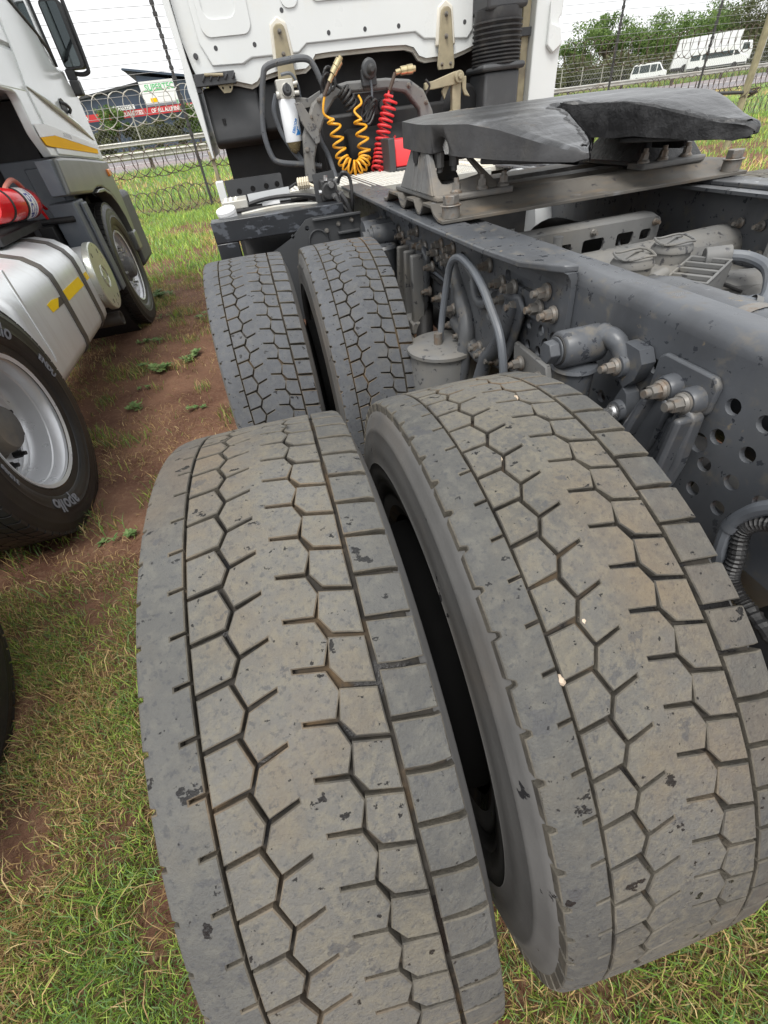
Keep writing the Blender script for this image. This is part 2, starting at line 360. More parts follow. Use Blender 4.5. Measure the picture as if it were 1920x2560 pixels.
xs = np.arange(-120, 200.1, 4); 
def road_strip(name, d0, d1, off, mat, n=6):
    v = []; f = []
    for i, x in enumerate(xs):
        for j in range(n+1):
            d = d0+(d1-d0)*j/n; y = d+.10*min(max(x, -30), 30); v.append((x, y, float(hgt(x, y))+off))
    for i in range(len(xs)-1):
        for j in range(n): a = i*(n+1)+j; f.append((a, a+n+1, a+n+2, a+1))
    me = bpy.data.meshes.new(name); me.from_pydata(v, [], f); me.shade_smooth(); o = link(name, me, mat); o['kind'] = 'structure'
road_strip('road', 24.2, 33.2, .03, 'asphalt')
mk('lane_paint', (.7, .7, .66), .6, var=.1, vscale=3)
road_strip('lane_marking', 28.6, 28.75, .035, 'lane_paint', 1)

# ---- grass: uncountable blades, one object
def make_blades(px, py, h, wd, lean, cols, seg=2):
    n = len(px); pz = hgt(px, py); ang = rng.uniform(0, 2*PI, n); la = rng.uniform(0, 2*PI, n)
    bx, by = np.cos(ang)*wd/2, np.sin(ang)*wd/2; lx, ly = np.cos(la)*lean*h, np.sin(la)*lean*h
    V = np.empty((n, 5, 3)); mid = .55
    V[:, 0] = np.stack([px-bx, py-by, pz-.004], 1); V[:, 1] = np.stack([px+bx, py+by, pz-.004], 1)
    mx_, my_, mz_ = px+lx*.35, py+ly*.35, pz+h*mid*np.sqrt(np.clip(1-lean**2*.3, .2, 1))
    V[:, 2] = np.stack([mx_+bx*.8, my_+by*.8, mz_], 1); V[:, 3] = np.stack([mx_-bx*.8, my_-by*.8, mz_], 1)
    V[:, 4] = np.stack([px+lx, py+ly, pz+h*np.sqrt(np.clip(1-lean**2*.75, .05, 1))], 1)
    return V, cols
greens = np.array([(.12, .20, .032), (.18, .265, .045), (.09, .165, .045), (.24, .295, .065), (.13, .20, .08)])
straws = np.array([(.36, .25, .11), (.28, .19, .09), (.42, .32, .16), (.22, .14, .07)])
def pick(n, gfrac):
    g = greens[rng.integers(0, len(greens), n)]; s_ = straws[rng.integers(0, len(straws), n)]
    k = (rng.random(n) < gfrac)[:, None]; return np.where(k, g, s_)*rng.uniform(.75, 1.25, (n, 1))
def vnoise(x, y, sc_, seed):
    r = np.random.default_rng(seed); G = r.random((64, 64)); x = x*sc_+100.3; y = y*sc_+100.7
    i = np.floor(x).astype(int); j = np.floor(y).astype(int); fx = x-i; fy = y-j; fx = fx*fx*(3-2*fx); fy = fy*fy*(3-2*fy)
    g = lambda a, b: G[a % 64, b % 64]
    return (g(i, j)*(1-fx)+g(i+1, j)*fx)*(1-fy)+(g(i, j+1)*(1-fx)+g(i+1, j+1)*fx)*fy
chunks = []
def scatter(n, x0, x1, y0, y1, dens, hr, wr, leanr, gfrac, lift=1.):
    px = rng.uniform(x0, x1, n); py = rng.uniform(y0, y1, n); d = dens(px, py); k = rng.random(n) < d
    px, py = px[k], py[k]; m_ = len(px); 
    g = gfrac(px, py) if callable(gfrac) else np.full(m_, gfrac)
    gf = np.clip(g, 0, 1); cols = np.where((rng.random(m_) < gf)[:, None], pick(m_, 1.), pick(m_, 0.))
    cols = cols*lift
    chunks.append(make_blades(px, py, rng.uniform(*hr, m_), rng.uniform(*wr, m_), rng.uniform(*leanr, m_), cols))
def dirt(px, py):
    """1 on the worn track between the trucks"""
    cx = -1.88-.045*(py-1.0)+.08*np.sin(py*1.3); wdt = .60+.05*py
    a = np.clip(1.25-np.abs(px-cx)/wdt, 0, 1); b = np.clip((py-.45+.45*(vnoise(px, py, 2.5, 77)-.5))/.6, 0, 1)*np.clip((6.9-py+.6*np.sin(px*3))/1.0, 0, 1)
    return np.clip(a*1.8, 0, 1)*b
def d_near(px, py):
    nz = vnoise(px, py, 4.5, 3)*.6+vnoise(px, py, 13, 4)*.4
    base = np.clip((nz-.30)*3.0, .05, 1)
    base *= np.where(py > .9, .75, 1)
    return np.clip(base*(1-dirt(px, py)*.985), .0, 1)
gf_near = lambda x, y: .54+.9*(vnoise(x, y, 3.1, 9)-.25)
scatter(330000, -2.9, 0.6, -.9, 1.1, d_near, (.015, .05), (.0015, .0034), (.4, 1.08), gf_near, 1.55)
scatter(4500, -2.6, 0.4, -.9, .7, lambda x, y: np.clip((vnoise(x, y, 3, 21)-.45)*4, 0, 1), (.06, .13), (.002, .0042), (.5, 1.05), .6, 1.6)
scatter(70000, -2.9, -1.0, 1.1, 7.0, lambda x, y: d_near(x, y)*(vnoise(x, y, 6, 31) > .33), (.03, .08), (.003, .006), (.4, 1.0), lambda x, y: .5+.8*(vnoise(x, y, 2.3, 10)-.3), 1.4)
scatter(26000, -2.6, -1.1, .6, 7.0, lambda x, y: np.clip((vnoise(x, y, 5.5, 41)-.62)*6, 0, 1), (.03, .09), (.003, .006), (.3, .9), lambda x, y: .65+.6*(vnoise(x, y, 3.5, 43)-.5), 1.4)
scatter(30000, -4.5, -1.0, 5.8, 17, lambda x, y: np.clip((y-5.6-.8*vnoise(x, y, 1.5, 5))/1.2, 0, 1)*np.clip((vnoise(x, y, 1.6, 6)-.2)*3, .2, 1), (.05, .14), (.008, .016), (.3, .8), lambda x, y: 1.0-.5*np.clip((vnoise(x, y, .8, 12)-.58)*4, 0, 1), 2.1)
scatter(60000, -1.0, 22, 4, 18, lambda x, y: np.clip((vnoise(x, y, 1.2, 7)-.15)*3, .2, 1)*((x > 3) | (y > 8)), (.06, .16), (.01, .02), (.3, .8), lambda x, y: 1.0-.5*np.clip((vnoise(x, y, .7, 13)-.58)*4, 0, 1), 2.1)
scatter(60000, -12, 34, 16, 24.5, lambda x, y: np.clip((vnoise(x, y, .9, 8)-.1)*3, .3, 1)*(y-.1*x < 24), (.1, .25), (.02, .045), (.3, .8), lambda x, y: .95-.7*np.clip((vnoise(x, y, .35, 14)-.55)*4, 0, 1), 2.1)
scatter(40000, -14, 50, 34, 42, lambda x, y: 1.*((y-.1*np.clip(x, -30, 30) > 33.6)), (.1, .3), (.04, .08), (.3, .8), .85, 1.3)
scatter(9000, -.6, 2.2, -1.2, 6.0, lambda x, y: np.full_like(x, .5), (.03, .09), (.003, .006), (.4, 1.0), .35)
scatter(16000, -2.9, -1.1, .3, 7.0, lambda x, y: np.clip((vnoise(x, y, 2.2, 51)-.3)*2, .08, 1), (.02, .07), (.0025, .005), (1.12, 1.15), .06, 1.25)
scatter(7000, -2.9, .4, -.9, 1.2, lambda x, y: np.clip((vnoise(x, y, 4, 52)-.3)*2, .1, 1), (.03, .09), (.0016, .0034), (1.1, 1.15), .1, 1.5)
V = np.concatenate([c_[0] for c_ in chunks]); Cc = np.concatenate([c_[1] for c_ in chunks]); n = len(V)
me = bpy.data.meshes.new('grass'); me.vertices.add(n*5); me.vertices.foreach_set('co', V.reshape(-1))
me.loops.add(n*7); base = (np.arange(n)*5)[:, None]
me.loops.foreach_set('vertex_index', (base+np.array([0, 1, 2, 3, 3, 2, 4])).reshape(-1).astype(np.int32))
me.polygons.add(n*2); st = (np.arange(n)*7)[:, None]+np.array([0, 4])
me.polygons.foreach_set('loop_start', st.reshape(-1).astype(np.int32))
me.polygons.foreach_set('loop_total', np.tile([4, 3], n).astype(np.int32))
me.update(calc_edges=True)
ca = me.attributes.new('bladecol', 'FLOAT_COLOR', 'POINT')
ca.data.foreach_set('color', np.repeat(np.concatenate([Cc, np.ones((n, 1))], 1), 5, 0).reshape(-1).astype(np.float32))
g = link('grass', me, 'grass_blade'); g['kind'] = 'stuff'; tag(g, 'short patchy green and straw grass over the red soil', 'grass')
print('blades', n)
# ================================================================== tyres
NP, DEP = 68, .0105
PIT = 360/NP
def rc(u): return .5290-.16*u*u-(max(0, abs(u)-.122)**2)*17
def tpos(u, a, h):
    r = rc(u)+h; t = rad(a); return (u, r*math.sin(t), r*math.cos(t))
KD = .528*PI/180          # metres of tread per degree
def tread_piece(polys, ch=.0012, jitter=0.):
    """raised rubber from convex polygons given as (u, degrees): chamfered top, walls down into the groove"""
    bm = bmesh.new(); d = {}
    def V(u, a):
        k = (round(u, 5), round(a, 3))
        if k not in d: d[k] = bm.verts.new((u+random.uniform(-jitter, jitter), a*KD+random.uniform(-jitter, jitter), 0))
        return d[k]
    for P in polys:
        try: bm.faces.new([V(*q) for q in P])
        except ValueError: pass
    bmesh.ops.recalc_face_normals(bm, faces=bm.faces[:])
    if sum(f.normal.z for f in bm.faces) < 0: bmesh.ops.reverse_faces(bm, faces=bm.faces[:])
    bd = [e for e in bm.edges if e.is_boundary]; bv = set(v for e in bd for v in e.verts)
    top = set(bm.verts)
    bmesh.ops.inset_region(bm, faces=bm.faces[:], thickness=ch, use_even_offset=True, use_boundary=True)
    for v in bm.verts:
        if v.is_boundary: v.co.z = -ch*.8
    for f_ in bm.faces: f_.material_index = 1 if any(v.is_boundary for v in f_.verts) else 0
    bd = [e for e in bm.edges if e.is_boundary]
    r = bmesh.ops.extrude_edge_only(bm, edges=bd)
    for q in r['geom']:
        if isinstance(q, bmesh.types.BMVert): q.co.z = -DEP-.012
    return bm
def wrap(bm):
    for v in bm.verts: v.co = Vector(tpos(v.co.x, v.co.y/KD, v.co.z))
def to_mesh(bm, name, mat='tread_rubber'):
    me = bpy.data.meshes.new(name); bm.to_mesh(me); bm.free(); me.shade_smooth(); me.set_sharp_from_angle(angle=rad(30)); me.materials.append(MATS[mat]); me.materials.append(MATS['tread_edge' if mat != 'new_rubber' else mat]); return me
hw = .21                                  # half a slit, degrees
BL = [(-.0848, -1.52), (-.0537, -.94), (-.0424, -3.80), (-.0492, -5.62), (-.0848, -6.34)]
BR = [(.0843, .15), (.0484, 1.00), (.0424, -2.02), (.0532, -3.86), (.0843, -4.66)]
BS = [(.0892, -3.12), (.0892, 1.58), (.1130, 1.22), (.1290, .94), (.1370, .80), (.1370, -3.66), (.1290, -3.58), (.1130, -3.42)]
def ring_centre():
    P = []
    for k in range(NP):
        o = -PIT*k
        E0 = (-.0094, -2.75-hw+o); M0 = (-.0386, -3.80-hw*1.3+o); Vv = (-.0476, -6.30+o); M1 = (-.0386, -3.80+hw*1.3-PIT+o); E1 = (-.0094, -2.75+hw-PIT+o); E2 = (-.0094, -2.75-hw-PIT+o)
        F0 = (.0076, -1.45-hw+o); N0 = (.0388, -2.02-hw*1.3+o); W = (.0476, -4.62+o); N1 = (.0388, -2.02+hw*1.3-PIT+o); F1 = (.0076, -1.45+hw-PIT+o); F2 = (.0076, -1.45-hw-PIT+o)
        P += [[E0, M0, Vv, M1, E1], [F0, F1, N1, W, N0], [E0, E1, F1, F0], [E1, E2, F2, F1]]
    return P
def ring_shoulder(lobes=False):
    P = []; uo = -.1385 if lobes else -.1405; v = .34 if lobes else .12; um = -.1315 if lobes else -.134
    for k in range(NP):
        o = -PIT*k; a = .1
        top, bot, nb = a-hw+o, a+hw-PIT+o, a-hw-PIT+o
        P += [[(-.1040, top), (-.0885, top+.25), (-.0885, bot+.25), (-.1040, bot)],
              [(-.1160, top), (-.1040, top), (-.1040, bot), (-.1160, bot)], [(-.1160, bot), (-.1040, bot), (-.1040, nb), (-.1160, nb)],
              [(um, top), (-.1160, top), (-.1160, bot), (um, bot)], [(um, bot), (-.1160, bot), (-.1160, nb), (um, nb)],
              [((um+uo)/2, top-v*.6), (um, top), (um, bot), ((um+uo)/2, bot+v*.6)], [(uo, top-v), ((um+uo)/2, top-v*.6), ((um+uo)/2, bot+v*.6), (uo, bot+v)]]
    return P
def seam(bm):
    """close a full ring where its first and last pitch meet"""
    bmesh.ops.remove_doubles(bm, verts=bm.verts[:], dist=2e-4)
b_ = tread_piece(ring_centre()); wrap(b_); seam(b_); ME_CENTRE = to_mesh(b_, 'centre_rib')
b_ = tread_piece(ring_shoulder()); wrap(b_); seam(b_); ME_SHOULDER = to_mesh(b_, 'shoulder_rib', 'shoulder_rubber')
b_ = tread_piece(ring_shoulder(True)); wrap(b_); seam(b_); ME_LOBED = to_mesh(b_, 'shoulder_rib', 'shoulder_rubber')
def block_meshes(poly, nm, nv=7, nm2=None):
    out = []
    for k in range(nv):
        bm = tread_piece([poly] if nm2 is None else nm2, .0022 if nm2 else .0013, .0006); wrap(bm); out.append(to_mesh(bm, nm, 'shoulder_rubber' if nm[0] == 's' else 'tread_rubber'))
    return out
MEB = {'L': block_meshes(BL, 'tread_block'), 'R': block_meshes(BR, 'tread_block'), 'S': block_meshes(BS, 'shoulder_block')}
# carcass: groove floor, shoulders, sidewalls, bead
half = [(.132, .5120), (.1385, .5070), (.1425, .494), (.1480, .478), (.1508, .474), (.1500, .470), (.1535, .452), (.1552, .43), (.1550, .41), (.1560, .4085), (.1545, .4065), (.1520, .39), (.1480, .37), (.1470, .3685), (.1462, .3655), (.1400, .345), (.1360, .343), (.1330, .328), (.1300, .312), (.1255, .300), (.1200, .288)]
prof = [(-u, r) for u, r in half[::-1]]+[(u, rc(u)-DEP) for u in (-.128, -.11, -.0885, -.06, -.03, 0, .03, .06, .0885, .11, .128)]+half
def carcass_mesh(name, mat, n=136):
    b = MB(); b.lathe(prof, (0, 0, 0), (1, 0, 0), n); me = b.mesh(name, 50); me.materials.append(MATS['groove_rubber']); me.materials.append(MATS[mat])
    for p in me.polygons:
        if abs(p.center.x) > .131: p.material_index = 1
    return me
ME_CARC = carcass_mesh('tyre', 'sidewall_rubber'); ME_CARC_NEW = carcass_mesh('tyre', 'new_rubber')
def block_spots(phase, t0, t1):
    """angles (degrees of rotation) of blocks inside / outside the seen arc"""
    seen, rest = [], []
    for k in range(NP):
        sh = -PIT*k+phase; a = (sh-3+180) % 360-180
        (seen if t0 < a < t1 else rest).append(sh)
    return seen, rest
def joined_blocks(name, shifts, mat=None, keys='LRS'):
    bm = bmesh.new()
    for key in keys:
        for sh in shifts:
            me = random.choice(MEB[key]); b2 = bmesh.new(); b2.from_mesh(me); b2.transform(Matrix.Rotation(-rad(sh), 4, 'X')); tmp = bpy.data.meshes.new('t'); b2.to_mesh(tmp); b2.free(); bm.from_mesh(tmp); bpy.data.meshes.remove(tmp)
    me = to_mesh(bm, name, mat or 'tread_rubber'); return me
def worn_tyre(parent, x, y, phase, t0, t1, label=None, lobes=False, washed=False):
    t = link('tyre', ME_CARC, None, parent); t.location = (x, y, .51)
    if label: t['label'] = label
    for nm, me in (('centre_rib', ME_CENTRE), ('shoulder_rib', ME_SHOULDER)):
        if lobes and nm == 'shoulder_rib': me = ME_LOBED
        o = link(nm, me, None, t); o.rotation_euler.x = -rad(phase-34*PIT)
    seen, rest = block_spots(phase, t0, t1)
    for key, nm in (('L', 'tread_block'), ('R', 'tread_block'), ('S', 'shoulder_block')):
        for sh in seen:
            o = link(nm, random.choice(MEB[key]), None, t); o.rotation_euler.x = -rad(sh)
    if rest:
        o = link('far_side_tread', joined_blocks('far_side_tread', rest), None, t); o['kind'] = 'stuff'
    if washed:
        for o in t.children: o.material_slots[0].link = 'OBJECT'; o.material_slots[0].material = MATS['tread_washed']
    return t
ME_ALLBLOCKS = None
def plain_tyre(parent, x, y, z=.51, new=True, flip=False):
    """tyre whose tread is barely seen: blocks joined"""
    global ME_ALLBLOCKS
    if ME_ALLBLOCKS is None:
        ME_ALLBLOCKS = {True: joined_blocks('tread_blocks', [-PIT*k for k in range(NP)], 'new_rubber'), False: joined_blocks('tread_blocks', [-PIT*k for k in range(NP)])}
    t = link('tyre', ME_CARC_NEW if new else ME_CARC, None, parent); t.location = (x, y, z); t.rotation_euler.z = PI if flip else 0
    o = link('tread_blocks', ME_ALLBLOCKS[new], None, t); o['kind'] = 'stuff'
    for nm, me in (('centre_rib', ME_CENTRE), ('shoulder_rib', ME_SHOULDER)):
        if new: me = me.copy(); me.materials.clear(); me.materials.append(MATS['new_rubber']); me.materials.append(MATS['new_rubber'])
        o = link(nm, me, None, t); o.rotation_euler.x = rad(34*PIT)
    return t
# ================================================================== the tractor unit in front: wheels, frame, suspension
T = thing('truck_tractor', 'white cab tractor unit with bare grey frame, worn dual tyres and black fifth wheel', 'truck')
ta = worn_tyre(T, -1.0900, 0, 0, -108, 26, 'dusty worn outer tyre of the rear axle')
tb = worn_tyre(T, -.7408, 0, 1.4, -108, 30, 'dusty worn inner tyre of the rear axle', True)
tc = worn_tyre(T, -1.0900, 1.338, 2.3, -66, 14, 'worn outer tyre of the front drive axle', False, True)
td = worn_tyre(T, -.7408, 1.338, .6, -62, 12, 'worn inner tyre of the front drive axle', True, True)
# right-hand duals, out of sight behind the frame
for y in (0, 1.338):
    for x in (.7408, 1.09): plain_tyre(T, x, y, new=False, flip=True)
b = MB(); b.lathe([(-.125, .286), (-.125, .30), (-.115, .29), (-.10, .278), (.125, .276), (.17, .27), (.175, .0)], (0, 0, 0), (1, 0, 0), 44); ME_RIM_DARK = b.mesh('rim'); ME_RIM_DARK.materials.append(MATS['rim_gap_shade'])
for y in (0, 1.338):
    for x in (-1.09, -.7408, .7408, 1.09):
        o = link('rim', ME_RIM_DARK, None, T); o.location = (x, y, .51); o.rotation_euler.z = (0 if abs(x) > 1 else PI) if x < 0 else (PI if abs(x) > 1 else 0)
    b = MB(); b.cyl((-.6, y, .51), (.6, y, .51), .075, n=20); b.ball((0, y, .55), .2, 1.1, 1, 1); b.cyl((-.60, y, .51), (-.5, y, .51), .205, n=28); b.cyl((.5, y, .51), (.60, y, .51), .205, n=28)
    b.build('axle', 'cast_iron_dusty', T)
b = MB(); b.cyl((0, .2, .58), (0, 1.2, .58), .06); b.cyl((0, 1.5, .6), (0, 3.2, .75), .06); b.build('propeller_shaft', 'dark_part', T)

# ---- chassis rails with punched webs
HOLES = [(y_, z_, .0125) for y_, z_ in [(.099,1.006),(.097,.955),(.142,.956),(-.057,1.009),(-.108,1.009),(-.056,.958),(-.057,.907),(-.108,.959),(-.108,.908),(-.058,.858),(-.109,.857),(-.158,.907),(-.158,.958),(-.158,1.008),(-.158,.857),(-.208,.907),(-.208,.958),(-.208,1.008),(-.258,.958),(-.258,.907),
    (.511,.949),(.456,.95),(.508,.899),(.458,.899),(.404,.899),(.404,.95),(1.323,.923),(1.273,.942),(1.191,.922),(1.269,.889),(1.164,.894),(1.114,.945),(1.042,.918),(1.067,.87),(.70,.945),(.676,.9),(.204,.9),(.204,.85),(.254,.9),(.304,.95),(.304,.9),(.254,.85)]]
HOLES += [(-.032,.933,.0165), (.43,.924,.016), (.096,.904,.012), (.121,.931,.011), (1.016,.884,.009), (-.32, .95, .012)]
def rail(sgn):
    fn = lambda a, b_, t: (sgn*t, a, b_)
    b = MB(); b.plate([(-.85, .80), (3.3, .80), (3.3, 1.074), (-.85, 1.074)], [circ(y_, z_, r_) for y_, z_, r_ in HOLES], fn, .417, .408)
    o = b.build('chassis_rail', 'frame_grey', T, sharp=30)
    # rounded top and flanges
    b = MB(); out = [(.417, 1.074), (.4165, 1.083), (.413, 1.092), (.406, 1.099), (.397, 1.102), (.38, 1.1025), (.352, 1.1025)]; inn = [(.352, 1.094), (.38, 1.094), (.396, 1.093), (.402, 1.091), (.406, 1.086), (.408, 1.080), (.408, 1.074)]
    b.prism(out+inn, lambda a, b_, t: (sgn*a, t, b_), -.85, 3.3)
    b.build('top_flange', 'frame_grey', o, sharp=50)
    b = MB(); b.prism([(.417, .80), (.417, .797), (.35, .792), (.35, .80), (.408, .806)], lambda a, b_, t: (sgn*a, t, b_), -.85, 3.3); b.build('bottom_flange', 'frame_grey', o)
    # angle that carries the fifth wheel plate
    sl = [rrect(.80, 1.012, .93, 1.038, .012), rrect(.492, 1.026, .632, 1.05, .011), rrect(1.35, 1.02, 1.47, 1.045, .011), rrect(1.75, 1.02, 1.88, 1.045, .011)]
    b = MB(); b.plate([(.345, .975), (.352, 1.096), (2.36, 1.096), (2.36, .985), (1.2, .985), (.9, .965), (.6, .975)], sl, fn, .431, .4185)
    a_ = b.build('mounting_angle', 'frame_grey', T, sharp=30)
    b = MB(); b.plate([(.4185, .352), (.445, .362), (.497, .445), (.512, .60), (.524, 1.0), (.530, 2.36), (.4185, 2.36)], [], lambda x, y, t: (sgn*x, y, t), 1.098, 1.111)
    b.build('angle_flange', 'frame_grey', a_, bevel=.003)
    # narrow lip fillet between the web and the flange
    b = MB(); b.prism([(.431, 1.07), (.434, 1.085), (.442, 1.096), (.445, 1.0985), (.42, 1.0985), (.42, 1.07)], lambda x, z, t: (sgn*x, t, z), .350, 2.36); b.build('angle_bend', 'frame_grey', a_, sharp=60)
    return o
rail(-1); rail(1)
# ---- bolts: one shape, many places (flanged nut with thread end)
b = MB(); b.cyl((0, 0, 0), (-.005, 0, 0), .0195, n=20); b.cyl((-.005, 0, 0), (-.010, 0, 0), .0185, .0150, n=20)
b.cyl((-.008, 0, 0), (-.027, 0, 0), .0142, .0128, n=6); b.cyl((-.027, 0, 0), (-.039, 0, 0), .0082, n=14)
ME_BOLT = b.mesh('bolt', 30); ME_BOLT.materials.append(MATS['bolt_steel'])
ME_BOLTB = ME_BOLT.copy(); ME_BOLTB.materials[0] = MATS['bright_steel']
def bolt(y, z, x=-.447, s=1., bright=False, ry=0, parent=None, rz=0):
    o = link('bolt', ME_BOLTB if bright else ME_BOLT, None, parent or T); o.location = (x, y, z); o.scale = (s, s, s); o.rotation_euler = (random.uniform(0, 1), ry, rz); return o
for y, z in [(1.552,.987),(1.456,.982),(1.42,.965),(1.313,.991),(1.256,.996),(1.138,.999),(1.038,1.001),(1.001,.995),(.93,.984),(1.216,.854),(1.095,.861),(.45,1.006),(.392,1.008),(.61,.984),(.544,.986),(.575,1.02),(.64,1.015),(1.6,1.0),(1.72,1.0),(1.9,1.0),(2.05,1.0),(1.355,1.03),(1.09,1.03),(.985,1.035),(.72,1.04),(.43,1.045),(1.18,.945),(1.35,.955),(1.25,.95)]:
    bolt(y, z, -.433, .95)
for y, z in [(.938,.869),(.936,.821),(.852,.813),(.725,.819),(.685,.813),(.614,.824),(.48,.865),(.97,.85)]: bolt(y, z, -.446, .95)
# ---- spring hanger casting
def casting(name, poly, x0, x1, mat='frame_grey', bevel=.008, holes=(), parent=None):
    b = MB(); b.plate(poly, [circ(*h) for h in holes], yzx, x0, x1); return b.build(name, mat, parent or T, bevel=bevel, sharp=45)
hang = casting('spring_hanger', [(.985, 1.0), (.90, 1.03), (.80, .99), (.70, .985), (.62, 1.0), (.53, 1.015), (.50, .985), (.52, .93), (.545, .86), (.59, .80), (.66, .785), (.82, .785), (.90, .80), (.975, .84)], -.446, -.432, holes=[(.73, .985-.02, .012), (.68, .93, .013)])
b = MB()
b.tube(smooth_path([(-.447, .94, 1.0), (-.455, .86, .93), (-.46, .80, .87), (-.47, .78, .80), (-.5, .78, .62)], 6), [.022]*6+[.026]*18+[.028], n=10)
b.tube(smooth_path([(-.447, .55, .99), (-.455, .57, .92), (-.46, .60, .86), (-.47, .64, .80), (-.5, .66, .62)], 6), .022, n=10)
b.tube(smooth_path([(-.447, .93, .83), (-.455, .80, .82), (-.455, .70, .80), (-.452, .62, .83)], 6), .02, n=10)
b.tube(smooth_path([(-.447, .79, .99), (-.455, .75, .955), (-.455, .70, .95), (-.45, .64, .985)], 6), .014, n=10)
b.build('hanger_rib', 'frame_grey', hang, sharp=60)
b = MB(); b.plate([(.52, .80), (.40, .82), (.36, .86), (.38, .895), (.54, .90)], [], yzx, -.44, -.425); b.build('spring_clip_plate', 'frame_dusty', T, bevel=.004); bolt(.40, .855, -.44)
# hanger of the front drive axle
h2 = casting('spring_hanger', [(1.46, .99), (1.25, 1.005), (1.20, .97), (1.22, .84), (1.26, .74), (1.47, .72), (1.50, .80), (1.44, .9)], -.455, -.432)
b = MB()
for y0, y1 in ((1.41, 1.47), (1.32, 1.36), (1.24, 1.25)): b.prism([(y0-.012, .98), (y0+.012, .98), (y1+.016, .74), (y1-.016, .74)], yzx, -.50, -.45)
b.box((-.51, 1.22, .70), (-.44, 1.50, .745)); b.build('hanger_rib', 'frame_dusty', h2, bevel=.006); bolt(1.50, .86, -.5)
# ---- rear shock absorber, its eye, bolt and bracket
SY, SZ = .205, 1.018
b = MB(); b.lathe([(-.042, .0), (-.042, .029), (-.038, .033), (.038, .033), (.042, .029), (.042, 0)], (-.495, SY, SZ), (1, 0, 0), 28); eye = b.build('shock_eye', 'frame_grey', T, sharp=50)
b = MB(); b.cyl((-.534, SY, SZ), (-.540, SY, SZ), .0265, n=24); b.build('eye_washer', 'black_rubber', eye)
b = MB(); b.cyl((-.540, SY, SZ), (-.543, SY, SZ), .025, n=24); b.cyl((-.543, SY, SZ), (-.562, SY, SZ), .0215, .020, n=6); b.build('eye_bolt', 'frame_grey', eye, bevel=.002)
b = MB(); b.lathe([(-.001, .0), (0, .02), (.003, .040), (.009, .0425), (.012, .039), (.02, .037), (.3, .037), (.31, .03), (.5, .03)], (-.495, SY, SZ-.030), (0, 0, -1), 30); sh = b.build('shock_absorber', 'frame_grey', T, sharp=40)
b = MB(); P = smooth_path([(-.46, SY, SZ+.002), (-.455, SY-.022, SZ+.018), (-.447, SY-.045, SZ+.008), (-.44, .143, .998)], 6)
b.tube(P, [.023]*6+[.0175]*6+[.0165]*7, n=12); b.build('shock_arm', 'frame_grey', T, sharp=60)
casting('shock_bracket', [(.172, 1.022), (.15, 1.036), (.112, 1.034), (.098, 1.015), (.104, .985), (.125, .962), (.136, .935), (.136, .90), (.103, .898), (.10, .93), (.112, .955), (.15, .975), (.172, .99)][::-1], -.446, -.419)
for cy, cz in ((.143, .996), (.118, .918)): b = MB(); b.lathe([(0, .0), (0, .0215), (-.010, .0195), (-.011, 0)], (-.446, cy, cz), (1, 0, 0), 24); b.build('bracket_boss', 'frame_grey', T)
bolt(.143, .996, -.457, .8); bolt(.118, .918, -.457, .78, True)
# ---- V-stay bracket with two bright nuts
casting('stay_plate', [(.086, 1.032), (.076, 1.04), (-.022, 1.04), (-.032, 1.03), (-.032, .985), (-.022, .975), (.03, .965), (.086, .975)], -.428, -.4175, bevel=.004)
for cy, cz in ((.040, .997), (-.006, .997)): b = MB(); b.lathe([(0, 0), (0, .0225), (.014, .022), (.020, .019), (.0205, 0)], (-.428, cy, cz), (-1, 0, 0), 26); b.build('stay_boss', 'frame_grey', T)
b = MB()
b.prism([(.056, 1.0), (.012, .98), (.02, .90), (.06, .80), (.13, .74), (.16, .79), (.10, .86), (.07, .93)], yzx, -.452, -.428)
b.prism([(.0, 1.0), (-.035, .985), (-.04, .90), (-.03, .80), (-.01, .70), (.05, .70), (.02, .82), (.008, .92)], yzx, -.452, -.428)
b.prism([(.02, .96), (-.02, .96), (.0, .80), (.07, .78)], yzx, -.444, -.42)
b.prism([(-.02, .985), (-.034, .985), (-.03, .80), (-.02, .72), (-.008, .72)], yzx, -.475, -.44); b.prism([(.052, .985), (.04, .985), (.07, .85), (.12, .76), (.14, .77), (.085, .88)], yzx, -.475, -.44)
b.build('stay_bracket', 'frame_grey', T, bevel=.007)
bolt(.040, .997, -.4485, .86); bolt(-.006, .997, -.4485, .86)
# ---- air spring and its looped hose
b = MB(); b.lathe([(0, 0), (0, .11), (-.006, .118), (-.016, .118), (-.02, .108), (-.10, .112), (-.2, .118), (-.25, .1), (-.26, 0)], (-.515, .865, .795), (0, 0, 1), 40); asp = b.build('air_spring', 'frame_dusty', T, sharp=40)
b = MB(); b.cyl((-.53, .865, .79), (-.53, .865, .83), .014, n=12); b.cyl((-.47, .80, .795), (-.47, .80, .82), .016, n=6); b.build('air_fitting', 'bolt_steel', asp)
b = MB(); b.tube(smooth_path([(-.52, .872, .805), (-.512, .872, .88), (-.502, .862, .97), (-.50, .83, 1.035), (-.50, .765, 1.06), (-.50, .685, 1.05), (-.50, .615, 1.022), (-.50, .56, .985), (-.50, .508, .945), (-.50, .48, .90), (-.50, .465, .84), (-.51, .46, .74)], 6), .0105, n=10); b.build('air_hose', 'grey_hose', T, sharp=None)
